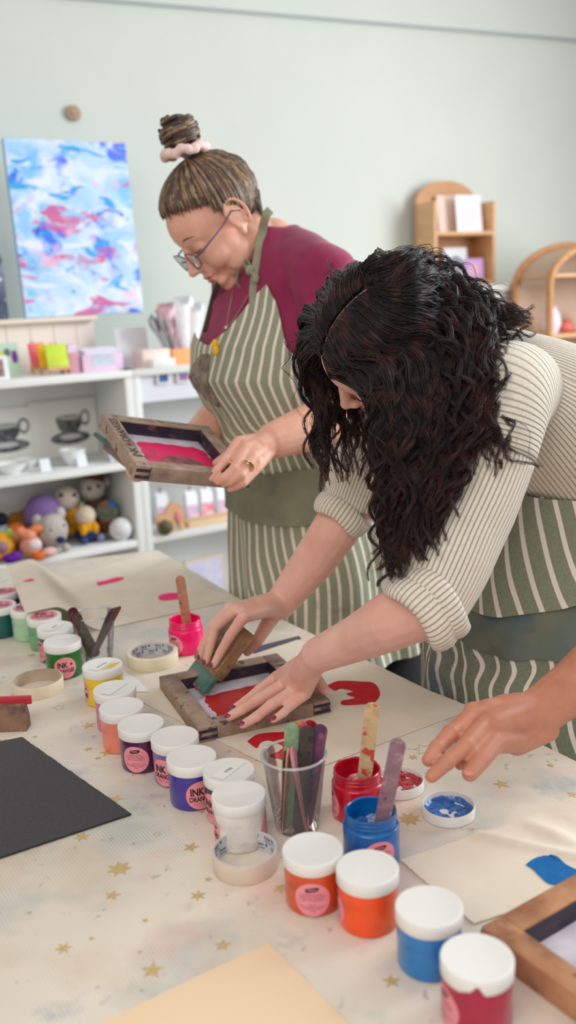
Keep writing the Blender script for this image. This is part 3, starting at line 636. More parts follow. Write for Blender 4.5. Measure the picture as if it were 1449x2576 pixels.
# ---------------------------------------------------------------- screen-printing frames
stained = mat('stained_frame_wood', (172, 150, 132), .62, (138, 116, 102), 26, .35, .7, stretch=(1, 1, 1), bump=.25, bscale=160, spec=.25,
              layers=[((110, 82, 96), 26, .54, .16, .7), ((60, 48, 62), 42, .62, .06, .85), ((40, 36, 48), 90, .66, .05, .8), ((92, 130, 96), 55, .7, .05, .7), ((186, 140, 80), 34, .62, .1, .5)])
darkw = mat('ink_dark_wood', (62, 50, 62), .5, (38, 34, 52), 22, .35, .65, layers=[((110, 80, 84), 40, .58, .08, .7), ((40, 46, 110), 18, .62, .06, .7)])
meshm = mat('screen_mesh', (214, 208, 214), .6, (196, 188, 204), 25, layers=[((150, 140, 170), 40, .6, .1, .7)], bump=.1, bscale=1500)
def screen_frame(name, label, R, c, w, h, th, bw, ink, txt=None, group='wooden screen-printing frames', wood=None):
    wood = wood or stained
    """R columns: along w, along h, normal. c: centre of the upper face."""
    R = np.array(R); L = lambda x, y, z=0: c + R @ A(x, y, z)
    root = thing(name, label, 'screen frame', tuple(L(0, 0, -th)), group)
    def bar(x0, x1, y0, y1, inner):
        m = MB(); m.box(L((x0 + x1) / 2, (y0 + y1) / 2, -th / 2), (x1 - x0, y1 - y0, th), R, bev=.0018); b = part('frame_bar', m, wood, root)
        m = MB()
        e = .0004
        if inner == 'L': q = [L(x1 + e, y0, -.002), L(x1 + e, y1, -.002), L(x1 + e, y1, -th), L(x1 + e, y0, -th)]
        if inner == 'R': q = [L(x0 - e, y0, -.002), L(x0 - e, y1, -.002), L(x0 - e, y1, -th), L(x0 - e, y0, -th)]
        if inner == 'B': q = [L(x0, y1 + e, -.002), L(x1, y1 + e, -.002), L(x1, y1 + e, -th), L(x0, y1 + e, -th)]
        if inner == 'T': q = [L(x0, y0 - e, -.002), L(x1, y0 - e, -.002), L(x1, y0 - e, -th), L(x0, y0 - e, -th)]
        m.add(q, [(0, 1, 2, 3)]); part('inked_face', m, darkw, b, False, label='inner face dark with old ink', fix=False); return b
    X0, X1, Y0, Y1 = -w / 2, w / 2, -h / 2, h / 2
    bl = bar(X0, X0 + bw, Y0, Y1, 'L'); br = bar(X1 - bw, X1, Y0, Y1, 'R'); bb = bar(X0 + bw, X1 - bw, Y0, Y0 + bw, 'B'); bt = bar(X0 + bw, X1 - bw, Y1 - bw, Y1, 'T')
    for (bx, sx) in ((bl, X0), (br, X1)):          # dark finger joints in the end grain
        for sy in (Y0, Y1):
            for z in (-th * .28, -th * .72): m = MB(); m.box(L(sx + (bw / 2 if sx < 0 else -bw / 2), sy, z), (bw * .96, .0012, th * .2), R); part('finger_joint', m, darkw, bx, False)
    m = MB(); m.box(L(0, 0, -th + .0022), (w - 2 * bw + .004, h - 2 * bw + .004, .0012), R); ms = part('screen', m, meshm, root, False, label='pale stretched mesh')
    for ki, (poly, mt) in enumerate(ink):
        m = MB(); m.add([L(x * (w / 2 - bw), y * (h / 2 - bw), -th + .0032 + .0005 * ki) for x, y in poly], [tuple(range(len(poly)))]); part('ink_layer', m, mt, ms, False, fix=False)
    for s_, bx, x, y, a, size, *sx_ in (txt or []):
        m = MB(); ca, sa = math.cos(a), math.sin(a)
        add_text(m, s_, size, lambda u, v: L(x + u * ca - v * sa, y + u * sa + v * ca, .0004), sx_[0] if sx_ else .62, .02)
        part('stamped_lettering', m, mat('stamp_ink', (52, 46, 44), .7), {'l': bl, 'r': br, 't': bt, 'b': bb}[bx], False, fix=False)
    return root, L
def blob(x0, x1, y0, y1, seed, n=46, jag=.06):
    r_ = random.Random(seed); out = []
    for k in range(n):
        a = 2 * PI * k / n; ca, sa = math.cos(a), math.sin(a); q = 1 / max(abs(ca), abs(sa)) ** .8
        q *= 1 + r_.uniform(-jag, jag); out.append(((x0 + x1) / 2 + (x1 - x0) / 2 * ca * q, (y0 + y1) / 2 + (y1 - y0) / 2 * sa * q))
    return out
inkred = mat('screen_red_ink', (196, 46, 44), .38, (168, 34, 38), 14, layers=[((120, 52, 44), 18, .58, .1, .7)], spec=.5)
inkpink = mat('screen_pink_ink', (238, 40, 108), .4, (226, 24, 92), 14, layers=[((150, 60, 90), 22, .58, .1, .6)], spec=.5)
brownink = mat('screen_brown_stain', (160, 96, 92), .5, (120, 70, 80), 40, .4, .6)
e2 = unit(A(.925, .380, 0)); e1 = A(-e2[1], e2[0], 0)
cfm = A(-.0925, 1.481, T + .025)
FRM, LF = screen_frame('screen_frame', 'wooden frame flat on the cream fabric with red ink in it, under the pressed hand', np.array([e2, e1, ZZ]).T, cfm, .226, .232, .025, .030,
    [(blob(-.72, .95, -.72, .52, 5, jag=.035), inkred)], [('INK + ORANGES', 'r', .098, .012, -PI / 2, .021)])
# ---------------------------------------------------------------- frame in the near right corner
c0 = tab(1209, 2330, .03); d1 = unit(tab(1449, 2196, .03) - c0); d2 = A(d1[1], -d1[0], 0)
if d2 @ A(0, -1, 0) < 0: d2 = -d2
wF = .27; cc = c0 + d1 * wF / 2 + d2 * wF / 2
screen_frame('screen_frame', 'large wooden frame cut off by the lower right corner, pale pinkish mesh', np.array([d1, -d2, ZZ]).T, cc, wF, wF, .03, .030,
    [(blob(-.35, .9, -.9, .7, 9, jag=.03), mat('old_pink_stain', (226, 190, 186), .6, (200, 205, 215), 20, layers=[((240, 180, 170), 14, .55, .1, .8)])), (blob(-.5, .1, -.1, .5, 19, jag=.05), mat('old_grey_stain', (150, 130, 132), .6, (128, 112, 118), 30))], wood=mat('warm_frame_wood', (196, 146, 108), .6, (160, 112, 82), 22, stretch=(1, 1, 1), bump=.25, bscale=150, spec=.25, layers=[((112, 76, 66), 24, .56, .14, .7), ((60, 46, 60), 44, .66, .05, .8), ((220, 90, 110), 60, .76, .02, .8)]))
# ---------------------------------------------------------------- squeegee lying at the left edge
R0 = tab(70, 1840); u = unit(tab(-60, 1845) - R0); u[2] = 0; nrm = A(u[1], -u[0], 0); nrm = nrm if nrm[1] > 0 else -nrm
sq = thing('squeegee', 'wooden squeegee with a pink-red rubber blade standing at the left edge', 'squeegee', tuple(R0), 'squeegees')
m = MB(); R = np.array([u, nrm, ZZ]).T
m.rings([[R0 + u * (.002 + a * .14) + nrm * y + ZZ * z for y, z in ((0, .0), (.026, .0), (.026, .018), (.020, .034), (.018, .046), (.006, .046), (.004, .034), (0, .018))] for a in (0, .08, .5, 1)])
part('handle', m, mat('squeegee_wood', (150, 116, 92), .5, (120, 86, 76), 30, layers=[((80, 54, 60), 36, .56, .1, .7), ((30, 26, 26), 60, .68, .05, .9), ((190, 160, 140), 30, .62, .08, .5)], spec=.4), sq, sharp=25)
m = MB(); m.box(R0 + u * .067 + nrm * .012 + ZZ * .050, (.15, .006, .014), R, bev=.001); part('blade', m, mat('red_rubber', (206, 62, 76), .3, (180, 44, 60), 20, spec=.5), sq, label='translucent red rubber blade')
# ---------------------------------------------------------------- white shelving units along the wall
SD = A(math.sin(math.radians(58)), math.cos(math.radians(58)), 0); SN = A(SD[1], -SD[0], 0)
S0 = P(150, 1186, 3.05); RS = np.array([SD, -SN, ZZ]).T
def shf(x, y, off=0): return plane_pt(x, y, S0 + SN * off, SN)        # pixel -> plane of the shelf fronts (off>0 nearer)
def sco(p): d = A(*p) - S0; return d @ SD, d @ -SN, p[2]              # along, back, z
def SB(m, a0, a1, b0, b1, z0, z1, bev=.002): m.box(S0 + SD * (a0 + a1) / 2 - SN * (b0 + b1) / 2 + ZZ * ((z0 + z1) / 2 - S0[2]), (a1 - a0, b1 - b0, z1 - z0), RS, bev=bev)
shelf_white = mat('shelf_white', (233, 236, 234), .5, (228, 231, 229), 6, spec=.3)
cream_board = mat('cream_beadboard', (238, 228, 218), .6)
zt = shf(150, 946)[2]; zm = shf(150, 1188)[2]; zb = shf(150, 1396)[2]; bt = .024
aL = sco(shf(345, 1100))[0]; aR = sco(shf(600, 1100))[0] + .35; DP = .30
z_low = zb - .34
def shelf_unit(label, a0, a1):
    root = thing('shelf_unit', label, 'shelf', tuple(S0 * A(1, 1, 0) + SD * (a0 + a1) / 2 - SN * DP / 2), 'white shelving units')
    for a in (a0, a1 - .028):
        m = MB(); SB(m, a, a + .028, 0, DP, 0, zt); part('side_panel', m, shelf_white, root)
    for z in (zt, zm, zb, z_low, .08):
        m = MB(); SB(m, a0 + .028, a1 - .028, .002, DP - .012, z - bt, z) if z < zt else SB(m, a0, a1, -.006, DP, z - bt, z); part('shelf_board', m, shelf_white, root)
    m = MB(); SB(m, a0 + .028, a1 - .028, DP - .010, DP - .002, .02, zt - bt, 0); part('back_panel', m, shelf_white, root)
    return root
U1 = shelf_unit('white shelf unit at left full of soft toys, cups and cards', aL - 1.0, aL)
U2 = shelf_unit('white shelf unit behind the upright woman, holding small packs', aL + .001, aR)
# upper back board with a ledge standing on the left unit
root = thing('display_board', 'cream panelled back board with a ledge standing on the left shelf unit', 'board', tuple(S0 * A(1, 1, 0) + SD * (aL - .55) - SN * (DP - .02) + ZZ * zt))
pb = plane_pt(150, 797, S0 - SN * (DP - .03), SN)[2]
m = MB(); SB(m, aL - 1.0, aL - .01, DP - .02, DP - .004, zt, pb - .012)
for k in range(12): SB(m, aL - .98 + k * .082, aL - .977 + k * .082, DP - .022, DP - .019, zt + .01, pb - .02, 0)
part('back_panel', m, cream_board, root)
m = MB(); SB(m, aL - 1.0, aL - .01, DP - .06, DP, pb - .016, pb); part('ledge', m, mat('ledge_cream', (232, 220, 202), .5), root)
def on(px, py, z, off): # point: pixel on the vertical plane `off` behind the shelf fronts, height forced to z
    p = shf(px, py, -off); return A(p[0], p[1], z)
def card(name, label, cat, px0, px1, py0, py1, off, mats, z=None, th=.003, lean=.0, group=None, fn=None):
    """Upright flat thing standing on a shelf; pixel box on the plane `off` behind the fronts."""
    a = shf((px0 + px1) / 2, py1, -off); b = shf(px0, (py0 + py1) / 2, -off); c = shf(px1, (py0 + py1) / 2, -off); d = shf((px0 + px1) / 2, py0, -off)
    w_ = abs((c - b) @ SD); h_ = d[2] - a[2]; z = a[2] if z is None else z
    mid_ = ((b + c) / 2 - S0) @ SD
    if name == 'teacup_poster': mid_ -= max(0, mid_ + w_ / 2 - (aL - .031)); z = zm + .001
    base = S0 * A(1, 1, 0) + SD * mid_ - SN * off + ZZ * z; N = unit(SN + ZZ * lean); U = unit(ZZ - SN * lean); R = np.array([SD, U, N]).T
    base = base + N * th / 2 * (1 if lean == 0 else 1.2)
    X = lambda x, y, zz=0: base + SD * (x - .5) * w_ + U * y * h_ + N * (th / 2 + zz)
    m = MB(); m.box(base + U * h_ / 2, (w_, h_, th), R, bev=.0006)
    o = single(name, label, cat, m, mats, group, smooth=False)
    return o, X, w_, h_
def patch(X, pts, name, mt, parent, zz=.0006):
    m = MB(); m.add([X(x, y, zz) for x, y in pts], [tuple(range(len(pts)))]); return part(name, m, mt, parent, False, fix=False)
def ell(cx, cy, rx, ry, n=22, a0=0, a1=2 * PI): return [(cx + rx * math.cos(a0 + (a1 - a0) * k / n), cy + ry * math.sin(a0 + (a1 - a0) * k / n)) for k in range(n + (0 if a1 - a0 > 6.2 else 1))]
# ---------------------------------------------------------------- abstract canvases
t = NT('abstract_paint')
v = t.mapped('UV', (.75, 1.2, 1), (0, 0, 0), (0, 0, .35)); wv = t.noise(3.2, v, 2)
v2 = t.mapped('UV', (.7, 2.0, 1), (3, 1, 0), (0, 0, -.25))
base = t.mix(t.ramp(t.noise(3.0, v, 5, .6, 1.2), .36, .62), lin((222, 236, 252)), lin((128, 196, 246)))
for i, (cc, sc, lo, so, op, vv) in enumerate([((232, 238, 250), 4.2, .50, .1, .9, v2), ((32, 110, 240), 3.6, .56, .07, .95, v), ((0, 160, 232), 4.4, .60, .06, .95, v2), ((18, 60, 200), 5.5, .63, .06, .9, v2), ((176, 178, 246), 3.8, .58, .1, .7, v), ((206, 80, 150), 3.6, .58, .06, .9, v2), ((246, 190, 214), 4.8, .60, .07, .7, v), ((60, 205, 215), 6.3, .65, .06, .8, v)]):
    mm = t.new('ShaderNodeVectorMath', operation='ADD'); t.link(vv, mm.inputs[0]); mm.inputs[1].default_value = (i * 1.37, i * 2.11, i * .6)
    base = t.mix(t.math('MULTIPLY', t.ramp(t.noise(sc, mm.outputs[0], 4, .55, .9), lo, lo + so), op), base, lin(cc))
t.base(base); t.b.inputs['Roughness'].default_value = .5; t.bump(t.noise(18, v, 5), .3, .003)
paint_m = t.m; canvas_side = mat('canvas_edge', (150, 196, 232), .7)
def canvas(label, p_bl, w_, h_, lean, mt, yaw=0):
    N = unit(SN + ZZ * lean); U = unit(ZZ - SN * lean); X = SD
    root = thing('painted_canvas', label, 'painting', tuple(p_bl + X * w_ / 2), 'canvases leaning on the wall')
    m = MB(); m.box(p_bl + X * w_ / 2 + U * h_ / 2 - N * .012, (w_, h_, .024), np.array([X, U, N]).T, bev=.001); part('stretched_canvas', m, canvas_side, root)
    m = MB(); m.grid(lambda u, v: p_bl + X * (w_ * u) + U * (h_ * v) + N * .0012, 8, 8); part('painted_face', m, mt, root, fix=False)
offp = DP - .030
b0 = shf(66, 795, -offp); b1 = shf(360, 772, -offp); b0[2] = b1[2] = pb + .002
wv_ = (b1 - b0) @ SD; top = plane_pt(26, 348, b0, SN)
canvas('large abstract canvas of blue, white and pink strokes leaning against the wall', b0 - ZZ * .0, wv_, (top[2] - b0[2]) * 1.02, .085, paint_m)
t = NT('night_paint'); v = t.mapped('UV', (1, 1, 1)); s3 = t.sep(v)
base = t.mix(t.ramp(s3[1], .2, .9), lin((70, 80, 110)), lin((178, 196, 214)))
base = t.mix(t.ramp(t.noise(5, v, 4), .5, .65), base, lin((40, 48, 72))); base = t.mix(t.ramp(t.noise(9, v, 4), .66, .7), base, lin((226, 230, 236))); t.base(base)
c0_ = shf(-150, 800, -(offp - .0)); c0_[2] = pb + .002; c1_ = shf(22, 797, -offp)
canvas('dark grey-blue canvas cut off by the left edge, left of the big canvas', c0_, (c1_ - c0_) @ SD, plane_pt(0, 520, c0_, SN)[2] - c0_[2], .06, t.m)
# ---------------------------------------------------------------- top shelf of the left unit
o, X, w_, h_ = card('greeting_card', 'sage green card printed with a purple flower, at the left end of the top shelf', 'card', -40, 48, 845, 931, .14, mat('sage_card', (190, 214, 190), .7), zt, .006, .12, 'cards on the top shelf')
patch(X, ell(.86, .58, .09, .2), 'flower_print', mat('purple_print', (120, 50, 140), .7), o); patch(X, ell(.5, .62, .12, .16), 'flower_print', mat('lime_print', (200, 210, 70), .7), o); patch(X, ell(.66, .72, .1, .12), 'flower_print', mat('slate_print', (90, 110, 130), .7), o)
o, X, w_, h_ = card('greeting_card', 'small white-bordered card with a dark picture in front of the sage card', 'card', -30, 20, 875, 936, .05, mat('white_card', (232, 236, 236), .7), zt, .004, .15, 'cards on the top shelf')
patch(X, [(.1, .12), (.75, .12), (.75, .85), (.1, .85)], 'picture_print', mat('navy_print', (60, 66, 84), .7, (190, 150, 140), 60), o)
ez = mat('easel_wood', (222, 176, 130), .5)
for k, (x0, x1, y0, y1, of, cc, nm) in enumerate([(76, 104, 843, 903, .17, (238, 112, 124), 'coral pink'), (98, 128, 848, 906, .12, (250, 184, 36), 'sunny yellow'), (117, 170, 846, 905, .07, (192, 214, 70), 'lime green')]):
    a_ = on((x0 + x1) / 2, y1 + 14, zt, of); root = thing('mini_easel', '%s mini canvas on a small wooden easel on the top shelf' % nm, 'easel', tuple(a_), 'mini canvases on easels')
    w_ = abs((shf(x1, y1, -of) - shf(x0, y1, -of)) @ SD); h_ = shf(x0, y0, -of)[2] - shf(x0, y1, -of)[2]; lean = .28; U = unit(ZZ - SN * lean); N = unit(SN + ZZ * lean)
    for s_ in (-.36, .36): m = MB(); m.tube([a_ + SD * w_ * s_ + SN * .012, a_ + SD * w_ * s_ * .3 + SN * .012 + U * (h_ + .034)], .0035, 6); part('leg', m, ez, root)
    m = MB(); m.tube([a_ - SN * .06, a_ + SN * .006 + U * (h_ + .01)], .0035, 6); part('leg', m, ez, root)
    m = MB(); m.box(a_ + SN * .020 + U * .020, (w_ * 1.05, .008, .016), np.array([SD, U, N]).T); part('rail', m, ez, root)
    m = MB(); m.box(a_ + SN * .022 + U * (.026 + h_ / 2) , (w_, h_, .012), np.array([SD, U, N]).T, bev=.001); part('canvas', m, mat('mini_%d' % k, cc, .7, tuple(min(255, int(q * 1.08)) for q in cc), 30), root)
def open_box(name, label, cat, x0, x1, y0, y1, of, dep, col, group=None, z=zt):
    b = shf(x0, y1, -of); c = shf(x1, y1, -of); w_ = abs((c - b) @ SD); h_ = shf((x0 + x1) / 2, y0, -of)[2] - shf((x0 + x1) / 2, y1, -of)[2]
    cen = S0 * A(1, 1, 0) + SD * (((b + c) / 2 - S0) @ SD) - SN * of + ZZ * z; root = thing(name, label, cat, tuple(cen), group)
    mt = mat('box_%s' % '_'.join(map(str, col)), col, .6); B = lambda x, y, zz: cen + SD * x - SN * y + ZZ * zz; e = .003
    for nm, c_, s_ in (('front_panel', B(0, e / 2, h_ / 2), (w_, e, h_)), ('back_panel', B(0, dep - e / 2, h_ / 2), (w_, e, h_)), ('side_panel', B(-w_ / 2 + e / 2, dep / 2, h_ / 2), (e, dep - 2 * e, h_)), ('side_panel', B(w_ / 2 - e / 2, dep / 2, h_ / 2), (e, dep - 2 * e, h_)), ('base', B(0, dep / 2, e / 2), (w_ - 2 * e, dep - 2 * e, e))):
        m = MB(); m.box(c_, s_, RS, bev=.0006); part(nm, m, mt, root)
    return root, B, w_, h_
root, B, w_, h_ = open_box('card_box', 'lilac pink box of cards with a pale label on the front', 'box', 209, 310, 868, 912, .05, .12, (232, 200, 226))
m = MB(); m.add([B(x * w_, -.0008, y * h_) for x, y in ((-.28, .3), (.28, .3), (.28, 1.0), (-.28, 1.0))], [(0, 1, 2, 3)]); part('label', m, mat('pale_blue_label', (206, 214, 228), .7, (190, 196, 214), 60), root, False, fix=False)
for k in range(9):
    m = MB(); m.box(B(.0, .012 + k * .011, h_ * .66), (w_ * (.82 + .02 * (k % 3)), .002, h_ * 1.15 + .004 * (k % 4)), RS)
    single('greeting_card', 'pale card standing in the lilac pink box on the top shelf', 'card', m, mat('card_stock%d' % (k % 3), [(226, 226, 240), (238, 222, 236), (220, 230, 240)][k % 3], .7), 'cards filed in the lilac box', smooth=False)
root, B, w_, h_ = open_box('card_box', 'dusky pink box just left of the lilac box', 'box', 174, 202, 862, 914, .06, .10, (206, 150, 168))
for k in range(5):
    m = MB(); m.box(B(0, .012 + k * .016, h_ * .74), (w_ * .85, .003, h_ * 1.3), RS)
    single('greeting_card', 'card standing in the dusky pink box on the top shelf', 'card', m, mat('card_dusk%d' % (k % 2), [(236, 214, 232), (150, 110, 150)][k % 2], .7), 'cards filed in the dusky box', smooth=False)
card('paper_sheet', 'white sheet leaning back at the right end of the top shelf', 'paper', 292, 372, 782, 880, .17, mat('white_sheet', (236, 238, 242), .7), zt, .003, .16)
m = MB(); p_ = on(380, 892, zt, .08); m.box(p_ + ZZ * .030, (.105, .09, .06), RS, bev=.004); single('gift_box', 'pale blush box on the top shelf beside the leaning sheet', 'box', m, mat('blush', (240, 220, 212), .6))
m = MB(); p_ = on(405, 900, zt, .02); m.box(p_ + ZZ * .014, (.085, .05, .028), RS, bev=.003); single('gift_box', 'small flat white box at the front of the top shelf', 'box', m, mat('whitebox', (242, 244, 246), .6))
root, B, w_, h_ = open_box('brush_box', 'orange box holding brushes and wrapped bunches, right of the white box', 'box', 436, 512, 860, 900, .05, .12, (246, 174, 116))
for k in range(16):          # grey brushes leaning left
    m = MB(); x = -.5 + .035 * k; p0 = B(w_ * (-.42 + .02 * k), .03 + .004 * (k % 5), .006); tip = p0 - SD * (.075 - .004 * k) + ZZ * (.155 + .006 * (k % 4)) - SN * .012
    m.tube([p0, p0 + (tip - p0) * .72], .0032, 6); m.tube([p0 + (tip - p0) * .7, p0 + (tip - p0) * .85, tip], [.005, .0075, .002], 8)
    single('paint_brush', 'grey brush leaning left in the orange box', 'brush', m, mat('grey_brush%d' % (k % 3), [(140, 138, 142), (168, 166, 170), (120, 116, 120)][k % 3], .6), 'grey brushes in the orange box')
for k, (dx, hh, c1, c2, lb) in enumerate([(-.12, .19, (244, 214, 226), (206, 150, 160), 'pink paper-wrapped bunch in the orange box'), (.17, .21, (244, 246, 248), (226, 230, 236), 'white paper-wrapped bunch in the orange box'), (.38, .185, (226, 240, 234), (236, 220, 226), 'pale mint paper-wrapped bunch at the right of the orange box')]):
    m = MB(); p0 = B(w_ * dx, .06, .006); tip = p0 + SD * (dx * .10 - .02) + ZZ * hh; ax = tip - p0; rr = []
    for i, f in enumerate((0, .25, .5, .75, .95, 1.0)):
        r = .012 + .026 * f; rr.append([p0 + ax * f + SD * r * math.cos(2 * PI * q / 14) * (1 + .25 * math.cos(5 * 2 * PI * q / 14) * f) + SN * r * .7 * math.sin(2 * PI * q / 14) + ZZ * (.02 * f * math.sin(3 * 2 * PI * q / 14) if i == 5 else 0) for q in range(14)])
    m.rings(rr); single('wrapped_bunch', lb, 'bunch', m, mat('wrap%d' % k, c1, .6, c2, 40))
# ---------------------------------------------------------------- middle shelf: cup prints and small china
grey_paper = mat('poster_paper', (226, 226, 222), .75)
ink_d = mat('poster_ink', (66, 72, 74), .7, (120, 124, 124), 40, .4, .62)
for k, (x0, x1, cx, lb) in enumerate([(-130, 78, .66, 'poster of a dark teacup cut off by the left edge, on the middle shelf'), (83, 252, .57, 'poster of a dark patterned teacup on a saucer, at the back of the middle shelf')]):
    o, X, w_, h_ = card('teacup_poster', lb, 'poster', x0, x1, 996, 1140, DP - .02, grey_paper, zm, .002, .0, 'teacup posters')
    ar = h_ / w_
    patch(X, ell(cx, .33, .30, .115), 'saucer_print', ink_d, o); patch(X, ell(cx, .35, .16, .05), 'saucer_print', mat('poster_light', (196, 198, 196), .7), o, .0009)
    cup_ = [(cx - .20, .68), (cx - .17, .52), (cx - .10, .40), (cx + .10, .40), (cx + .17, .52), (cx + .20, .68)] + ell(cx, .68, .20, .055, 14, 0, PI); patch(X, cup_, 'teacup_print', ink_d, o, .0012)
    patch(X, ell(cx, .68, .17, .035), 'teacup_print', mat('poster_mid', (176, 178, 176), .7), o, .0015)
    m = MB(); oo, ii = ell(cx + .24, .66, .075, .14, 20), ell(cx + .24, .66, .05, .095, 20)
    m.add([X(x, y, .0010) for x, y in oo + ii], [(q, (q + 1) % 20, 20 + (q + 1) % 20, 20 + q) for q in range(20)]); part('handle_print', m, ink_d, o, False, fix=False)
china = mat('white_china', (236, 238, 238), .25, spec=.5)
def bowl(px, py, of, r, h, label, name='china_bowl', mt=china):
    c = on(px, py, zm, of); m = MB(); m.lathe([(0, .001), (r * .45, .0005), (r * .5, .004), (r * .8, h * .5), (r, h), (r * .96, h), (r * .76, h * .52), (r * .4, .008), (0, .006)], 28, c); return single(name, label, 'bowl' if 'bowl' in name else 'cup', m, mt, 'white china on the middle shelf')
bowl(28, 1180, .10, .055, .035, 'low white china bowl at the left of the middle shelf'); bowl(185, 1165, .10, .045, .055, 'tall white china cup below the teacup poster', 'china_cup'); bowl(68, 1160, .17, .04, .03, 'small white china bowl at the back left of the middle shelf')
for k, (x, y, lb) in enumerate([(116, 1172, 'small folded white price card on the middle shelf'), (208, 1160, 'tall folded white price card next to the china cup'), (290, 1152, 'pale folded price card at the right end of the middle shelf')]):
    c = on(x, y, zm, .05); m = MB(); h = .04; w_ = .034
    m.add([c + SD * a_ + ZZ * z_ - SN * b_ for b_, z_ in ((0, 0), (.014, h), (.028, 0)) for a_ in (-w_ / 2, w_ / 2)] + [c + SD * a_ + ZZ * z_ - SN * b_ for b_, z_ in ((.002, 0), (.014, h - .003), (.026, 0)) for a_ in (-w_ / 2, w_ / 2)], [(0, 1, 3, 2), (2, 3, 5, 4), (6, 8, 9, 7), (8, 10, 11, 9), (0, 6, 7, 1), (4, 5, 11, 10), (0, 2, 8, 6), (2, 4, 10, 8), (1, 7, 9, 3), (3, 9, 11, 5)])
    single('price_card', lb, 'card', m, mat('price_card', (230, 236, 242), .7), 'price cards on the middle shelf', smooth=False)
# ---------------------------------------------------------------- soft toys on the bottom shelf of the left unit
def yarn(col):
    return mat('yarn_%d_%d_%d' % col, col, .95, tuple(int(k * .86) for k in col), 120, bump=.5, bscale=260, bdist=.002, spec=.1)
def toy(label, px, py, of, bits, lift=0.0, scale=1.0):
    """bits: (part name, dx along shelf, dz, dy toward front, (rx, ry, rz), colour) in metres, dz from the toy's base."""
    c = on(px, py, zb + .0005 + max(lift, -min(b_[2] - (b_[4] if np.isscalar(b_[4]) else b_[4][2]) for b_ in bits)), of)
    ov = (c - S0) @ SD + max(b_[1] + (b_[4] if np.isscalar(b_[4]) else b_[4][0]) for b_ in bits) - (aL - .031); c = c - SD * max(0, ov); ob = of + max(-b_[3] + (b_[4] if np.isscalar(b_[4]) else b_[4][1]) for b_ in bits) - (DP - .014); c = c + SN * max(0, ob); root = thing('soft_toy', label, 'toy', tuple(c), 'crocheted soft toys')
    for nm, dx, dz, dy, r, col in bits:
        m = MB(); r = (r, r, r) if np.isscalar(r) else r; m.sphere(c + (SD * dx + ZZ * dz + SN * dy) * scale, tuple(q * scale for q in r), RS, 18, 12); part(nm, m, yarn(col), root)
def zof(y, of, px): return shf(px, y, -of)[2] - zb
def T1(*a): return a
W_, GR, NV, OR_, PK, YL, BR, CR = (236, 234, 228), (176, 170, 164), (44, 56, 100), (236, 126, 66), (240, 164, 150), (240, 174, 40), (120, 78, 56), (226, 212, 196)
toy('round purple crocheted toy behind the grey dog', 112, 1330, .17, [T1('body', 0, .075, 0, (.066, .06, .072), (146, 120, 182)), T1('foot', -.03, .012, .04, .014, (120, 96, 160)), T1('foot', .03, .012, .04, .014, (120, 96, 160))], .03)
toy('grey crocheted dog with a navy nose, front of the toy shelf', 135, 1390, .06, [T1('body', .005, .055, -.02, (.052, .045, .055), GR), T1('head', 0, .075, .012, (.052, .046, .056), (200, 194, 188)), T1('nose', .01, .048, .058, (.014, .012, .012), NV), T1('ear', -.045, .112, 0, (.018, .014, .022), (186, 180, 172)), T1('ear', .036, .124, 0, (.018, .014, .022), (206, 200, 194)), T1('eye', -.018, .085, .052, .004, (40, 36, 40)), T1('eye', .030, .092, .048, .004, (40, 36, 40)), T1('paw', .03, .014, .04, .015, (200, 194, 188))])
toy('cream crocheted bear with purple eyes in yellow dungarees, back row', 175, 1345, .19, [T1('body', .02, .05, 0, (.034, .03, .05), YL), T1('head', 0, .125, .004, (.046, .04, .044), CR), T1('eye', -.026, .145, .030, .008, (96, 60, 120)), T1('eye', .018, .14, .036, .008, (96, 60, 120)), T1('arm', .05, .08, .012, (.013, .013, .026), CR), T1('foot', 0, .012, .024, (.018, .018, .014), YL), T1('foot', .04, .012, .024, (.018, .018, .014), YL)], .02)
toy('cream-hatted crocheted doll in yellow with a navy skirt', 225, 1375, .10, [T1('skirt', 0, .022, 0, (.046, .042, .024), NV), T1('body', 0, .052, 0, (.034, .03, .03), YL), T1('head', -.004, .092, 0, (.036, .034, .034), (232, 216, 190)), T1('arm', -.024, .046, .024, (.012, .012, .022), YL), T1('arm', .018, .046, .026, (.012, .012, .022), YL), T1('foot', -.03, .014, .04, .014, (70, 80, 130)), T1('foot', .03, .016, .04, .014, (150, 150, 190))])
toy('brown and white crocheted monkey with a brown hat, top of the pile', 255, 1340, .2, [T1('body', .015, .055, 0, (.046, .04, .055), (110, 76, 60)), T1('head', 0, .135, 0, (.046, .04, .046), (226, 222, 216)), T1('cap', .012, .17, -.006, (.04, .036, .03), (120, 74, 52)), T1('pompom', -.004, .196, 0, (.018, .016, .014), (70, 46, 40)), T1('eye', -.022, .142, .034, .007, (50, 46, 46)), T1('eye', .01, .147, .037, .007, (50, 46, 46)), T1('ear', .056, .15, 0, (.016, .01, .02), (216, 210, 206))], .03)
toy('crocheted planet ball in green, brown and blue in front of the monkey', 276, 1345, .12, [T1('body', 0, .07, 0, (.04, .036, .04), (150, 160, 150)), T1('patch', -.01, .074, .022, (.026, .018, .02), (110, 130, 104)), T1('patch', .012, .094, .016, (.02, .018, .016), (70, 130, 190)), T1('patch', -.014, .092, .016, (.018, .016, .014), (170, 104, 76))], .02)
toy('brown curly crocheted toy with reddish patches under the planet ball', 270, 1372, .13, [T1('body', 0, .036, 0, (.046, .04, .036), (104, 66, 48)), T1('head', .004, .062, .012, (.03, .026, .024), (146, 98, 70)), T1('arm', -.04, .034, .018, (.012, .012, .026), (206, 104, 104)), T1('arm', .036, .03, .02, (.014, .014, .022), (150, 116, 80)), T1('foot', -.006, .012, .036, (.016, .018, .012), (120, 150, 110))])
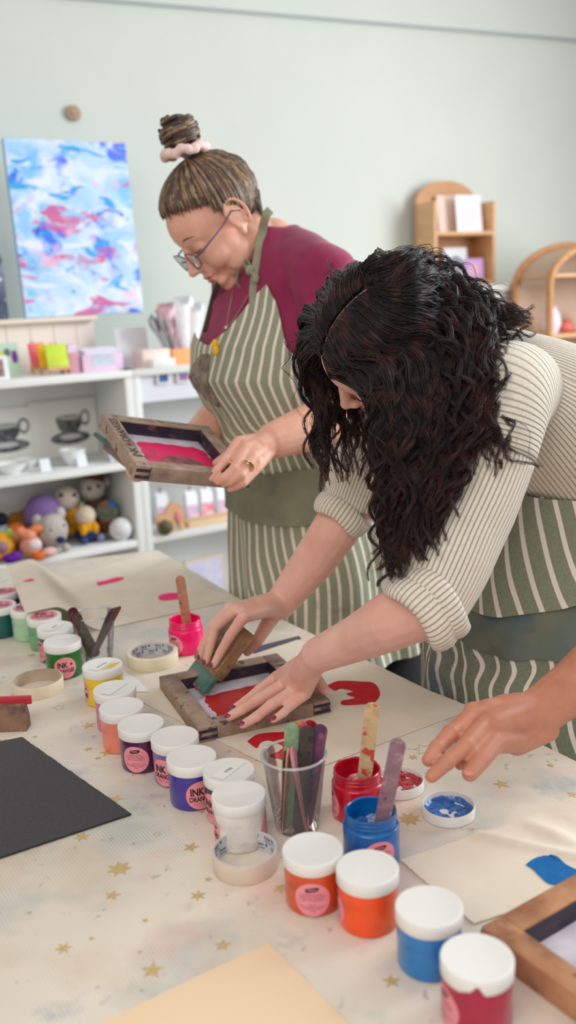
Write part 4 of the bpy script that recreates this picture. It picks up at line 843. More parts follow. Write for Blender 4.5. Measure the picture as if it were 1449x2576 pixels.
toy('small cream crocheted ball-headed toy at the back right corner', 318, 1350, .15, [T1('head', 0, .062, 0, .027, (226, 218, 206)), T1('body', -.004, .026, 0, (.026, .024, .026), (150, 112, 76))])
toy('white crocheted ball at the right end of the toy shelf', 330, 1372, .04, [T1('body', 0, .040, 0, (.040, .038, .040), (240, 242, 244)), T1('eye', .03, .03, .028, .004, (120, 120, 120))])
toy('coral pink crocheted rabbit with orange feet at the front edge', 82, 1412, .02, [T1('body', 0, .04, 0, (.036, .034, .038), (240, 170, 140)), T1('bib', .006, .05, .028, (.022, .012, .018), (244, 232, 236)), T1('head', -.004, .078, 0, (.026, .024, .022), (238, 160, 130)), T1('ear', -.03, .094, .004, (.018, .012, .018), (238, 150, 110)), T1('ear', .022, .096, .004, (.024, .012, .014), (236, 140, 90)), T1('foot', .01, .013, .04, (.02, .02, .014), (240, 118, 56)), T1('foot', .05, .018, .03, (.026, .018, .016), (246, 200, 190))])
toy('orange and pink crocheted bird behind the coral rabbit', 52, 1370, .13, [T1('body', 0, .04, 0, (.042, .038, .04), PK), T1('head', -.012, .072, .004, (.036, .032, .03), (238, 126, 60)), T1('wing', .024, .05, .026, (.024, .012, .022), (238, 120, 150)), T1('eye', -.016, .07, .034, .005, (60, 40, 50))])
toy('yellow crocheted fish with a mauve patch at the left edge', 12, 1412, .06, [T1('body', 0, .05, 0, (.042, .036, .046), (244, 184, 60)), T1('patch', -.01, .052, .03, (.02, .012, .02), (170, 130, 150)), T1('fin', .02, .088, 0, (.016, .012, .016), (150, 200, 120)), T1('tail', -.03, .02, .02, (.02, .014, .016), (236, 130, 110))])
toy('deep purple crocheted slipper shape at the front left', 32, 1418, .012, [T1('body', 0, .016, 0, (.030, .018, .016), (104, 40, 160)), T1('toe', .016, .022, .002, (.016, .014, .014), (120, 60, 180))])
toy('pale blue crocheted penguin with a black head at the left edge', 8, 1365, .16, [T1('body', 0, .05, 0, (.036, .034, .05), (170, 196, 220)), T1('head', 0, .115, 0, (.026, .024, .024), (40, 40, 56)), T1('bib', .004, .064, .024, (.022, .014, .024), (230, 232, 234))])
toy('golden brown crocheted cushion against the back of the toy shelf', 45, 1340, .24, [T1('body', 0, .06, 0, (.05, .03, .055), (188, 130, 56)), T1('ear', .03, .108, 0, .014, (170, 116, 50))])
toy('brown crocheted otter between the rabbit and the yellow fish', 55, 1412, .09, [T1('body', 0, .034, 0, (.034, .03, .034), (130, 84, 62)), T1('head', -.018, .062, .006, (.026, .024, .022), (226, 170, 120)), T1('ear', -.034, .078, .006, .008, (200, 190, 130))])
# ---------------------------------------------------------------- right unit: cards, jar, packs
def tag_card(px0, px1, py0, py1, cc, c2, lb):
    o, X, w_, h_ = card('hanging_card', lb, 'card', px0, px1, py0, py1, .008, mat('white_card', (232, 236, 236), .7), None, .003, 0, 'cards hung on the right shelf unit')
    patch(X, [(.14, .14), (.86, .14), (.86, .9), (.14, .9)], 'picture_print', mat('pic_%d_%d_%d' % cc, cc, .6, c2, 90), o)
tag_card(394, 427, 930, 966, (70, 110, 170), (40, 60, 120), 'small blue picture card pinned under the shelf top, left one'); tag_card(444, 477, 926, 962, (190, 110, 160), (70, 110, 170), 'small pink and blue picture card pinned under the shelf top, right one')
m = MB(); SB(m, aL + .032, aR - .06, .016, .020, zt - .115, zt - .026, 0); single('backing_strip', 'pale blue backing sheet hung under the top of the right shelf unit', 'sheet', m, mat('pale_blue_sheet', (222, 228, 236), .7), smooth=False)
def lidjar(px, py, of, z, r, h, c1, c2, lb):
    c = on(px, py, z, of); root = thing('candle_jar', lb, 'jar', tuple(c)); m = MB(); m.lathe([(0, .0005), (r - .003, .0005), (r, .004), (r, h * .75), (0, h * .75)], 24, c); part('body', m, mat('cj%d' % c1[0], c1, .4), root)
    m = MB(); m.lathe([(0, h * .752), (r * 1.04, h * .752), (r * 1.04, h), (0, h)], 24, c); part('lid', m, mat('cl%d' % c2[1], c2, .5), root)
lidjar(438, 1105, .08, zm, .042, .075, (206, 146, 84), (196, 132, 66), 'honey brown lidded jar on the middle shelf behind the held frame')
lidjar(398, 1108, .05, zm, .03, .055, (236, 238, 240), (240, 240, 238), 'white lidded jar beside the honey brown one'); lidjar(535, 1095, .08, zm, .028, .07, (226, 232, 236), (232, 236, 238), 'pale glass jar partly hidden by the woman in maroon')
p_ = on(500, 1352, zb, .10); m = MB(); m.box(p_ + SD * .08 + ZZ * .0105, (.30, .14, .020), RS, bev=.002); single('wooden_tray', 'shallow pale wooden tray under the white packs', 'tray', m, mat('tray_wood', (232, 198, 158), .55))
for k, (x, lb) in enumerate([(408, 'leftmost white pack with a lilac label, behind the wooden elephant'), (482, 'second white pack, lilac label, on the wooden tray'), (520, 'third white pack with a coral label on the wooden tray'), (560, 'rightmost white pack by the striped apron on the wooden tray')]):
    c = on(x, 1310, zb + .0205, .12 if k else .17); root = thing('small_pack', lb, 'pack', tuple(c), 'white packs on the lower shelf')
    m = MB(); hh = .098; m.rings([[c + SD * a_ * s_ - SN * (b_ * s2 + .0) + ZZ * z_ for a_, b_ in ((-.024, -.016), (.024, -.016), (.024, .016), (-.024, .016))] for z_, s_, s2 in ((0, 1, 1), (hh * .8, 1, 1), (hh * .95, .9, .25), (hh, .9, .1))]); part('pouch', m, mat('pack_white', (240, 244, 250), .5), root)
    cc = [(206, 160, 190), (206, 178, 214), (236, 110, 120), (196, 176, 214)][k]
    m = MB(); m.add([c + SD * a_ + SN * .0166 + ZZ * z_ for a_, z_ in ((-.0235, .002), (.0235, .002), (.0235, .045), (-.0235, .045))], [(0, 1, 2, 3)]); part('label', m, mat('pl%d' % k, cc, .6, (236, 206, 230), 60), root, False, fix=False)
    m = MB(); m.tube([c + ZZ * hh * .98, c + ZZ * (hh + .018)], .004, 6); part('clip', m, mat('pack_clip', (150, 130, 140), .5), root)
we = mat('elephant_wood', (222, 180, 140), .5, (206, 160, 120), 30, stretch=(1, 1, 8)); c = on(433, 1356, zb + .0005, .028); c = c + SD * max(0, (aL + .031 + .06) - (c - S0) @ SD)
root = thing('wooden_elephant', 'cut-out wooden elephant ornament on the lower shelf', 'ornament', tuple(c))
m = MB(); poly = [(-.05, 0), (-.03, 0), (-.03, .03), (-.008, .034), (-.006, .0), (.012, .0), (.014, .034), (.03, .034), (.034, 0), (.05, 0), (.052, .06), (.046, .085), (.03, .1), (.006, .106), (-.01, .095), (-.02, .074), (-.05, .07), (-.058, .05)]
m.prism(poly, -.007, .007, lambda p: c + SD * p[0] + ZZ * p[1] + SN * p[2]); part('body', m, we, root, False)
m = MB(); m.sphere(c + SD * .026 + ZZ * .055 + SN * .010, (.012, .004, .02), RS); part('ear', m, mat('elephant_ear', (226, 140, 140), .6), root)
c = on(418, 1362, zb, .005); m = MB(); m.lathe([(0, .0005), (.014, .0015), (.026, .014), (.029, .026), (.024, .042), (.010, .050), (.006, .054), (0, .055)], 26, c); single('dark_green_bauble', 'dark green round ornament in front of the wooden elephant', 'ornament', m, mat('bauble', (66, 74, 52), .3, (110, 96, 60), 70))
o, X, w_, h_ = card('framed_print', 'small framed print of pale flowers standing low beside the striped apron', 'picture', 468, 566, 1402, 1530, -.03, mat('frame_beech', (214, 196, 178), .5), None, .014, .1)
patch(X, [(.07, .06), (.93, .06), (.93, .94), (.07, .94)], 'print', mat('flower_print', (214, 216, 236), .7, (196, 196, 226), 40, layers=[((90, 90, 130), 60, .66, .05, .8), ((206, 206, 110), 34, .68, .04, .9)]), o)
m = MB(); p_ = on(517, 1520, 0, -.04); m.box(A(p_[0], p_[1], (z_low - .0) / 2 + .1), (.3, .02, z_low + .12), RS, bev=.003)
# ---------------------------------------------------------------- white counter at right, arched shelf, rattan cabinet
cz = wal(1215, 716, .3)[2]; ca = ((wal(1180, 716, .3) - W0) @ WD); cb_ = ca + .42
root = thing('white_counter', 'white counter cabinet against the wall at right behind the dark-haired woman', 'cabinet', tuple(W0 + WD * (ca + .2) + WN * .2))
def WB(m, a0, a1, n0, n1, z0, z1, bev=.002): m.box(W0 + WD * (a0 + a1) / 2 + WN * (n0 + n1) / 2 + ZZ * (z0 + z1) / 2, (a1 - a0, n1 - n0, z1 - z0), RW, bev=bev)
m = MB(); WB(m, ca - .5, cb_, .012, .36, 0, cz - .03); part('body', m, mat('counter_white', (214, 214, 210), .6), root)
m = MB(); WB(m, ca - .52, cb_ + .02, .010, .38, cz - .03, cz); part('worktop', m, mat('counter_top', (228, 226, 220), .5), root)
pine = mat('pale_pine', (226, 184, 140), .55, (214, 168, 122), 8, stretch=(1, 1, 10)); pine2 = mat('pine_back', (206, 158, 116), .6, (196, 146, 104), 8)
a0 = ((wal(1093, 600, .2) - W0) @ WD); a1 = ((wal(1247, 600, .2) - W0) @ WD); ztop = wal(1165, 452, .1)[2]; zs = wal(1240, 505, .2)[2]; zmid = wal(1170, 582, .2)[2]
root = thing('arched_shelf', 'pale wooden shelf with an arched top holding cards, on the counter', 'shelf', tuple(W0 + WD * (a0 + a1) / 2 + WN * .13 + ZZ * cz), None)
wS = a1 - a0; e = .016
for a in (a0, a1 - e):
    m = MB(); WB(m, a, a + e, .06, .20, cz + .001, zs); part('side_panel', m, pine, root)
for z, nm in ((cz + .022, 'shelf_board'), (zmid, 'shelf_board')):
    m = MB(); WB(m, a0 + e, a1 - e, .06, .20, z - e, z); part(nm, m, pine, root)
m = MB(); poly = [(-wS / 2 + .0005, cz + .002), (wS / 2 - .0005, cz + .002)] + [((wS / 2) * math.cos(PI * k / 16), zs + (ztop - zs) * math.sin(PI * k / 16)) for k in range(17)]
m.prism(poly, .045, .058, lambda p: W0 + WD * (a0 + wS / 2 + p[0]) + WN * p[2] + ZZ * p[1]); part('arched_back', m, pine2, root, False)
def wcard(px0, px1, py0, py1, off, cc, c2, lb, z, grp):
    b, c_ = wal(px0, (py0 + py1) / 2, off), wal(px1, (py0 + py1) / 2, off); w_ = (c_ - b) @ WD; h_ = wal((px0 + px1) / 2, py0, off)[2] - wal((px0 + px1) / 2, py1, off)[2]; base = W0 + WD * (((b + c_) / 2 - W0) @ WD) + WN * off + ZZ * z
    N = unit(WN + ZZ * .12); U = unit(ZZ - WN * .12); m = MB(); m.box(base + U * (h_ / 2 + .001), (w_, h_, .006), np.array([WD, U, N]).T, bev=.001); o = single('greeting_card', lb, 'card', m, mat('wc_%d_%d_%d' % cc, cc, .7), grp, smooth=False)
    if c2: m = MB(); m.add([base + WD * (x - .5) * w_ + U * (y * h_ + .001) + N * .0036 for x, y in ell(.5, .45, .3, .3)], [tuple(range(22))]); part('picture_print', m, mat('wp_%d_%d_%d' % c2, c2, .7), o, False, fix=False)
g = 'cards on the arched shelf'
wcard(1104, 1146, 484, 580, .10, (240, 214, 202), None, 'peach card at the left of the upper arched shelf', zmid, g); wcard(1150, 1214, 486, 580, .15, (244, 240, 244), (232, 226, 236), 'large white card on the upper arched shelf', zmid, g)
wcard(1120, 1178, 606, 690, .15, (226, 230, 236), (150, 156, 170), 'white card with a grey picture on the lower arched shelf', cz + .022, g); wcard(1172, 1218, 640, 694, .16, (214, 170, 226), (236, 190, 214), 'lilac and pink card on the lower arched shelf', cz + .022, g)
# rattan cabinet
ratt = mat('rattan', (206, 152, 104), .5, (186, 130, 84), 60); webm = mat('rattan_web', (206, 182, 160), .7, (186, 160, 138), 200)
q0 = 1.35; off = .62
ra0 = ((wal(1296, 740, off - .22) - W0) @ WD); rw = .62; zr = wal(1380, 612, off)[2]; zsh = wal(1310, 720, off)[2]
root = thing('rattan_cabinet', 'arched rattan display cabinet cut off by the right edge', 'cabinet', tuple(W0 + WD * (ra0 + rw / 2) + WN * (off - .15)))
def arch(n_, r=0): return [W0 + WD * (ra0 + rw / 2 - (rw / 2 - r) * math.cos(PI * k / 24)) + WN * n_ + ZZ * (zsh + (zr - zsh - r) * math.sin(PI * k / 24)) for k in range(25)]
for n_ in (off, off - .22):
    m = MB(); pts = arch(n_); m.tube([W0 + WD * ra0 + WN * n_ + ZZ * 0.002] + pts + [W0 + WD * (ra0 + rw) + WN * n_ + ZZ * .002], .015, 10); part('cane_frame', m, ratt, root)
pf, pk_ = arch(off, .01), arch(off - .22, .01)
m = MB(); m.rings([pf, pk_], closed=False, caps=False); part('woven_top', m, webm, root, fix=False)
m = MB(); zb_ = .3; bk = arch(off - .215, .012); m.add(bk + [W0 + WD * (ra0 + rw) + WN * (off - .215) + ZZ * zb_, W0 + WD * ra0 + WN * (off - .215) + ZZ * zb_], [tuple(range(27))]); part('woven_back', m, webm, root, False, fix=False)
rz = wal(1310, 850, off)[2]
for z in (wal(1400, 690, off - .15)[2], rz, rz - .35):
    m = MB(); WB(m, ra0 + .01, ra0 + rw - .01, off - .21, off - .01, z - .014, z); part('shelf_board', m, pine, root)
m = MB(); m.tube([W0 + WD * (ra0 + .235) + WN * (off + .012) + ZZ * .02, W0 + WD * (ra0 + .235) + WN * (off + .012) + ZZ * (zr - .09)], .014, 8); part('door_stile', m, ratt, root)
for k, (dx, r, h, cc, lb) in enumerate([(.10, .042, .115, (238, 220, 232), 'pale lilac vase in the rattan cabinet'), (.19, .035, .055, (232, 130, 120), 'coral pot in the rattan cabinet'), (.32, .04, .09, (240, 236, 232), 'white pot in the rattan cabinet')]):
    c = W0 + WD * (ra0 + dx) + WN * (off - .10) + ZZ * (rz + .0005); m = MB(); m.lathe([(0, 0), (r * .6, 0), (r, h * .35), (r * .8, h * .75), (r * .5, h * .9), (r * .6, h), (r * .5, h), (0, h * .6)], 22, c); single('vase', lb, 'vase', m, mat('vase%d' % k, cc, .4))
c = W0 + WD * (ra0 + .20) + WN * (off + .020) + ZZ * wal(1415, 740, off)[2]; m = MB(); m.box(c, (.035, .006, .055), RW, bev=.002); single('hang_tag', 'white tag hanging on the rattan cabinet', 'tag', m, mat('white_card', (232, 236, 236), .7))
# ---------------------------------------------------------------- shared figure tools
def skin(name, col, col2, red):
    return mat(name, col, .48, col2, 26, .35, .7, layers=[(red, 14, .56, .2, .45), (tuple(int(k * .62) for k in col), 150, .74, .03, .35)], spec=.35, sss=.12, bump=.12, bscale=420, bdist=.0006)
def head_prims(m, Hc, fwd, upv, neck_to, neck_r=.054, s=1.0, ears=(1, 1), puffy=0.0):
    fwd = unit(fwd); upv = unit(upv - fwd * (A(*upv) @ fwd)); lf = np.cross(upv, fwd); R = np.array([fwd, lf, upv]).T
    X = lambda x, y, z: Hc + R @ (A(x, y, z) * s)
    E = lambda c, r: m.sphere(X(*c), tuple(q * s for q in r), R, 28, 18)
    C = lambda a, b, r0, r1: m.cap(X(*a), X(*b), r0 * s, r1 * s)
    E((-.012, 0, .035), (.094, .073, .078)); E((.035, 0, .030), (.058, .064, .060)); E((.034, 0, -.030), (.050, .056 + puffy, .062)); E((.022, 0, -.072), (.052, .048 + puffy, .036)); E((.064, 0, -.098), (.020, .022, .018))
    for q in (-1, 1):
        E((.054, q * .031, -.036), (.029, .027 + puffy, .029)); C((.080, q * .010, .018), (.066, q * .046, .020), .0085, .008)
        E((.071, q * .031, -.001), (.012, .016, .0105)); E((.098, q * .0105, -.036), (.009, .0075, .0075)); E((.03, q * .044, -.060), (.032, .014, .030))
    C((.085, 0, .014), (.105, 0, -.026), .0075, .0095); E((.1085, 0, -.032), (.0110, .0105, .0095))
    E((.078, 0, -.050), (.018, .026, .018)); E((.074, 0, -.082), (.018, .024, .014)); E((.088, 0, -.0575), (.0115, .022, .0062)); E((.0865, 0, -.0690), (.0110, .019, .0068))
    C((-.022, 0, -.05), (-.030, 0, -.10), .052, neck_r); m.cap(X(-.028, 0, -.09), neck_to, neck_r * s, neck_r * 1.12)
    for q, on_ in zip((1, -1), ears):
        if not on_: continue
        E((-.006, q * .077, -.004), (.019, .0075, .029)); pts = [X(-.010 + .0195 * math.cos(a), q * (.083 + .004 * math.cos(a + 2.4)), .001 + .030 * math.sin(a)) for a in np.linspace(-1.0, 4.2, 14)]
        m.chain(pts, [.0042 * s] * 14, 8); E((.002, q * .080, -.030), (.009, .006, .010))
    return X, R
def hand_prims(m, wrist, mcps, fingers, thumb, rf=.0078, wr=.026, palm_n=None, pr=.0125):
    """wrist: point; mcps: 4 points; fingers: 4 lists after the MCP; thumb: list from its base."""
    wrist = A(*wrist); mc = [A(*p) for p in mcps]; k = [1.0, 1.05, 1.0, .86]
    for i in range(4):
        base = wrist + (mc[i] - wrist) * .16; m.cap(base, mc[i], pr * 1.22, rf * 1.38 * k[i])
        if i < 3: m.cap((mc[i] * .92 + wrist * .08), (mc[i + 1] * .92 + wrist * .08), rf * 1.32, rf * 1.25)
        pts = [mc[i]] + [A(*p) for p in fingers[i]]; n = len(pts); rr = [rf * k[i] * q for q in ([1.34, 1.14, 1.0, .86] if n == 4 else np.linspace(1.34, .88, n))]
        m.chain(pts, rr, 14)
        for p, r in zip(pts[1:-1], rr[1:-1]): m.sphere(p, r * 1.09, None, 14, 10)
    mid = sum(mc) / 4; m.cap(wrist, wrist + (mid - wrist) * .55, wr * .95, pr * 1.5); m.cap(wrist + (mid - wrist) * .1, wrist + (mid - wrist) * .8, pr * 1.5, pr * 1.25)
    t = [A(*p) for p in thumb]; n = len(t); m.chain([wrist + (t[0] - wrist) * .2] + t, [pr * 1.2] + [rf * q for q in np.linspace(1.75, 1.05, n)], 14)
def smooth_region(mb, cond, iters, fac=.5):
    v = np.array(mb.v); sel = np.where(cond(v))[0]; e = set()
    mark = np.zeros(len(v), bool); mark[sel] = True
    for q in mb.f:
        if mark[q[0]] or mark[q[-1]] or mark[q[len(q) // 2]]:
            for a, b in zip(q, q[1:] + q[:1]): e.add((a, b) if a < b else (b, a))
    E_ = np.array(list(e)); cnt = np.bincount(E_.ravel(), minlength=len(v))[:, None]
    for _ in range(iters):
        s = np.zeros_like(v); np.add.at(s, E_[:, 0], v[E_[:, 1]]); np.add.at(s, E_[:, 1], v[E_[:, 0]])
        v[sel] = v[sel] * (1 - fac) + fac * (s[sel] / np.maximum(cnt[sel], 1))
    mb.v = [tuple(p) for p in v.tolist()]; return mb
def nail(parent, tip, prev, nrm, mt, r=.0075, w=.0056, L=.0068):
    ax = unit(A(*tip) - A(*prev)); n = unit(A(*nrm) - ax * (A(*nrm) @ ax)); sd = np.cross(ax, n); c = A(*tip) + n * r * .62 + ax * r * .15
    m = MB(); m.sphere(c, (L, w, .0022), np.array([ax, sd, n]).T, 16, 10); part('fingernail', m, mt, parent)
def bvh(*mbs):
    v = []; f = []
    for m in mbs:
        o = len(v); v += m.v; f += [tuple(o + k for k in q) for q in m.f]
    return BVHTree.FromPolygons([Vector(p) for p in v], f)
def onsurf(b, px, py, off=.002, d=None):
    r = unit(ray(px, py)); h = b.ray_cast(Vector(CAM), Vector(r))
    if h[0] is None: return P(px, py, d if d else 2.0)
    n = A(*h[1]); n = n if n @ r < 0 else -n
    return A(*h[0]) + n * off
def ribbon(m, pts, w, th=.0015, n=4, nrm=None):
    p = spline(pts, n); m.tube(p, [(w / 2, th)] * len(p), 10, flat=nrm)
def displace(mb, fn):
    v = np.array(mb.v); vv = []
    nr = np.zeros_like(v)
    for q in mb.f:
        a = v[list(q)]; nr_ = np.cross(a[1] - a[0], a[2] - a[0]); nr[list(q)] += nr_
    nr /= (np.linalg.norm(nr, axis=1, keepdims=True) + 1e-12)
    mb.v = [tuple(v[i] + nr[i] * fn(v[i])) for i in range(len(v))]; return mb
NZ = lambda p, s, o=0: mnoise.noise(Vector((p[0] * s + o, p[1] * s, p[2] * s)))
def stripe_mat(name, base, base2, stripe, per, wid, stains, warp=.5):
    t = NT(name); s3 = t.sep(t.coord('UV')); n = t.noise(3.0, t.mapped('Object', (1, 1, 1)), 2)
    u = t.math('ADD', t.math('MULTIPLY', s3[0], 1 / per), t.math('MULTIPLY', t.math('SUBTRACT', n, .5), warp))
    f = t.math('FRACT', u); d = t.math('ABSOLUTE', t.math('SUBTRACT', f, .5)); nz = t.noise(160)
    st = t.ramp(t.math('ADD', d, t.math('MULTIPLY', t.math('SUBTRACT', nz, .5), .03)), wid / per / 2, wid / per / 2 + .02, (1, 1, 1, 1), (0, 0, 0, 1))
    g = t.mix(t.ramp(t.noise(240, None, 3), .35, .65), lin(base), lin(base2)); c = t.mix(st, g, lin(stripe))
    for i, L in enumerate(stains):
        k = t.ramp(t.noise(L[1], t.mapped('Object', (1, 1, 1), (i * 3.7 + 2, i * 1.9, 4 - i)), 5, .6), L[2], L[2] + L[3]); c = t.mix(t.math('MULTIPLY', k, L[4]), c, lin(L[0]))
    t.base(c); t.b.inputs['Roughness'].default_value = .85; t.b.inputs['Specular IOR Level'].default_value = .15
    wv = t.new('ShaderNodeTexNoise'); wv.inputs['Scale'].default_value = 700; t.link(t.coord(), wv.inputs['Vector'])
    t.bump(t.math('ADD', wv.outputs['Fac'], t.math('MULTIPLY', t.noise(22), 1.5)), .22, .0015); MATS[name] = t.m; return t.m
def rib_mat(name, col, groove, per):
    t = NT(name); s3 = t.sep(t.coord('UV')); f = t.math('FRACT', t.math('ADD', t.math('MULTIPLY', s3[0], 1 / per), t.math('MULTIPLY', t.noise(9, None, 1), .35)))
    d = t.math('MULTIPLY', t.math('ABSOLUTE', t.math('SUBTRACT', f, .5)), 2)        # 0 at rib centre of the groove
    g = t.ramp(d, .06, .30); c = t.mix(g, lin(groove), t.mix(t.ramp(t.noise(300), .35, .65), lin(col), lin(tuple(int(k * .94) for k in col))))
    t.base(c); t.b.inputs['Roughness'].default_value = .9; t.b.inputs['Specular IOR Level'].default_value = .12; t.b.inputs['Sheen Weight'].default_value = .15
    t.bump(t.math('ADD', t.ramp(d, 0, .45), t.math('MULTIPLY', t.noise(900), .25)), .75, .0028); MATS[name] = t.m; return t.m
class Sect:
    """Elliptic cross-sections keyed by image row: (row, px, depth, half width, half depth)."""
    def __init__(s, rows, phi): s.r = np.array(rows, float); s.f = A(-math.cos(phi), -math.sin(phi), 0); s.l = A(math.sin(phi), -math.cos(phi), 0)
    def at(s, y, th, off=0.0, sq=2.2):
        q = [np.interp(y, s.r[:, 0], s.r[:, k]) for k in range(1, 5)]; c = P(q[0], y, q[1]); ct, st_ = math.cos(th), math.sin(th)
        k = (abs(ct) ** sq + abs(st_) ** sq) ** (-1 / sq)
        return c + s.f * (q[3] + off) * ct * k + s.l * (q[2] + off) * st_ * k
    def rings(s, ys, n=48, off=0.0): return [[s.at(y, 2 * PI * k / n, off) for k in range(n)] for y in ys]
def cloth_panel(m, S, th0, th1, top, hem, nu, nv, off, wob, per=1.0, mi=0, back=True, shear=0.0, uw=None):
    """Open panel wrapped round the sections between two angles; top/hem give image rows by angle."""
    def fn(u, v, o=0):
        th = th0 + (th1 - th0) * u; a, b = top(th), hem(th); y = a + (b - a) * v
        p = S.at(y, th, off + wob(th, y) + o); s_ = (p - E1) @ -en     # keep clear of the table edge
        if p[2] < T + .03 and s_ < .007: p = p - en * (.007 + o - s_)
        return p
    def uvf(u, v):
        th = th0 + (th1 - th0) * u; a, b = top(th), hem(th)
        return (th * per - shear * v + (uw(th, a + (b - a) * v) if uw else 0), v)
    m.grid(fn, nu, nv, uvf, mi)
    if back: m.grid(lambda u, v: fn(u, v, -.0018), nu, nv, uvf, mi)
    return fn
# ---------------------------------------------------------------- upright woman in maroon, holding a frame
skinA = skin('skin_fair', (234, 182, 160), (226, 168, 146), (220, 138, 120))
phiA = math.radians(35)
SA = Sect([(575, 676, 2.07, .062, .062), (600, 682, 2.08, .082, .072), (640, 690, 2.09, .15, .09), (700, 692, 2.10, .182, .108), (780, 690, 2.11, .19, .130), (860, 684, 2.11, .19, .155), (940, 692, 2.12, .188, .172), (1000, 712, 2.13, .180, .160), (1060, 735, 2.14, .174, .150), (1130, 760, 2.16, .176, .150), (1250, 785, 2.19, .200, .165), (1400, 805, 2.20, .222, .178), (1640, 822, 2.21, .240, .185), (2300, 830, 2.22, .25, .19)], phiA)
# shirt
ms = MB(); ms.rings(SA.rings([572, 590, 610, 640, 670, 700, 740, 780, 820, 860, 900, 940, 980, 1020, 1060, 1100, 1140, 1200, 1260], 44, 0))
shL, elL = P(812, 700, 1.95), P(862, 1010, 1.965); shR, elR = P(600, 690, 2.22), P(600, 960, 2.24)
ms.chain([P(735, 640, 2.05), shL, P(842, 850, 1.95), elL], [.058, .074, .070, .066]); ms.chain([P(650, 650, 2.14), shR, P(596, 820, 2.24), elR], [.05, .066, .062, .055])
sh_ = remeshed(ms, .007, 5)
def folds(p):
    px, py, d = tabinv(p); r = .0060 * math.sin((px * .8 + py * .55) * .035 + 3 * NZ(p, 6)) * max(0, NZ(p, 5, 3) + .4) + .007 * math.sin((px * .9 - py * .45) * .05) * math.exp(-((px - 690) / 60) ** 2 - ((py - 850) / 90) ** 2)
    return r + .003 * NZ(p, 14)
displace(sh_, folds)
# cut the tube ends: drop shirt below the sleeve hem and above the collar
def keep(mb, cond):
    v = mb.v; k = [i for i, q in enumerate(mb.f) if cond(np.mean([v[j] for j in q], 0))]
    mb.f = [mb.f[i] for i in k]; mb.uv = [mb.uv[i] for i in k]; mb.mi = [mb.mi[i] for i in k]; return mb
axL = unit(elL - shL)
keep(sh_, lambda p: not (((p - elL) @ axL) > .012 and np.linalg.norm(p - elL) < .14))
# skin
FR = np.array([[.8513, -.4028, .3362], [.4787, .8586, -.1833], [-.2148, .3170, .9238]]); FC = A(-.2119, 1.7994, 1.118)
FL = lambda x, y, z=0: FC + FR @ A(x, y, z)
mb = MB(); Hc = P(550, 556, 2.02); pit = math.radians(42); yw = math.radians(24); hz = A(-math.cos(yw), -math.sin(yw), 0)
fwdA, upA = hz * math.cos(pit) - ZZ * math.sin(pit), hz * math.sin(pit) + ZZ * math.cos(pit)
XA, RA = head_prims(mb, Hc, fwdA, upA, P(684, 640, 2.08), .054, 1.10, puffy=.006)
mb.cap(P(684, 620, 2.08), P(690, 720, 2.10), .062, .075); mb.cap(P(690, 700, 2.10), P(780, 1250, 2.19), .07, .09)
wL = P(688, 1108, 1.835)
mb.chain([P(690, 700, 2.10), shL, P(845, 870, 1.95), P(868, 1035, 1.95), P(790, 1072, 1.895), wL], [.06, .052, .050, .050, .050, .0365])
# left hand closes on the near right corner of the frame
q = lambda x, y, d: P(x, y, d)
hand_prims(mb, wL, [q(600, 1112, 1.800), q(618, 1130, 1.780), q(636, 1150, 1.772), q(646, 1178, 1.775)],
    [[q(567, 1158, 1.765), q(545, 1184, 1.752), q(531, 1202, 1.752)], [q(590, 1180, 1.748), q(566, 1201, 1.742), q(548, 1211, 1.752)], [q(606, 1195, 1.745), q(582, 1209, 1.745), q(564, 1217, 1.757)], [q(612, 1215, 1.752), q(594, 1224, 1.757), q(578, 1230, 1.770)]],
    [q(632, 1128, 1.815), q(585, 1140, 1.835), q(545, 1166, 1.800)], .0088, .034, pr=.0155)
# right arm behind the frame, fingers under its far left side
wR = P(420, 1172, 1.985)
mb.chain([P(680, 700, 2.12), shR, P(596, 830, 2.24), P(600, 985, 2.24), P(520, 1085, 2.12), wR], [.055, .05, .048, .046, .044, .032])
hand_prims(mb, wR, [q(370, 1150, 1.93), q(366, 1165, 1.92), q(364, 1178, 1.915), q(368, 1190, 1.915)],
    [[q(345, 1162, 1.88), q(335, 1175, 1.84), q(338, 1180, 1.80)], [q(336, 1176, 1.87), q(328, 1186, 1.83), q(334, 1190, 1.79)], [q(338, 1188, 1.86), q(332, 1196, 1.82), q(340, 1198, 1.78)], [q(346, 1198, 1.87), q(342, 1204, 1.83), q(350, 1205, 1.80)]],
    [q(372, 1150, 1.97), q(345, 1140, 1.97), q(325, 1135, 1.96)], .0086, .03, pr=.015)
bodyA = smooth_region(remeshed(mb, .0026, 5), lambda v: (np.linalg.norm(v - Hc, axis=1) < .17), 7)
WA = single('person', 'woman in a maroon top and striped apron, standing, looking down at the frame she holds', 'person', bodyA, skinA, sharp=180)
bs = bvh(sh_, bodyA)
part('tshirt', sh_, mat('maroon_jersey', (150, 50, 88), .8, (138, 42, 78), 18, bump=.15, bscale=600, bdist=.0008, spec=.15, sheen=.2), WA, sharp=180)
m = MB()
for q_ in (-1, 1): m.rings([[P(830, y, 2.21) - SA.f * .05 + SA.l * q_ * .105 + SA.l * .105 * math.cos(a) + SA.f * .11 * math.sin(a) for a in np.linspace(0, 2 * PI, 24, endpoint=False)] for y in (1350, 1600, 2000, 2200)])
keepz = [(x, y, max(z, .07)) for x, y, z in m.v]; m.v = keepz
part('trousers', m, mat('black_trousers', (20, 20, 24), .9), WA)
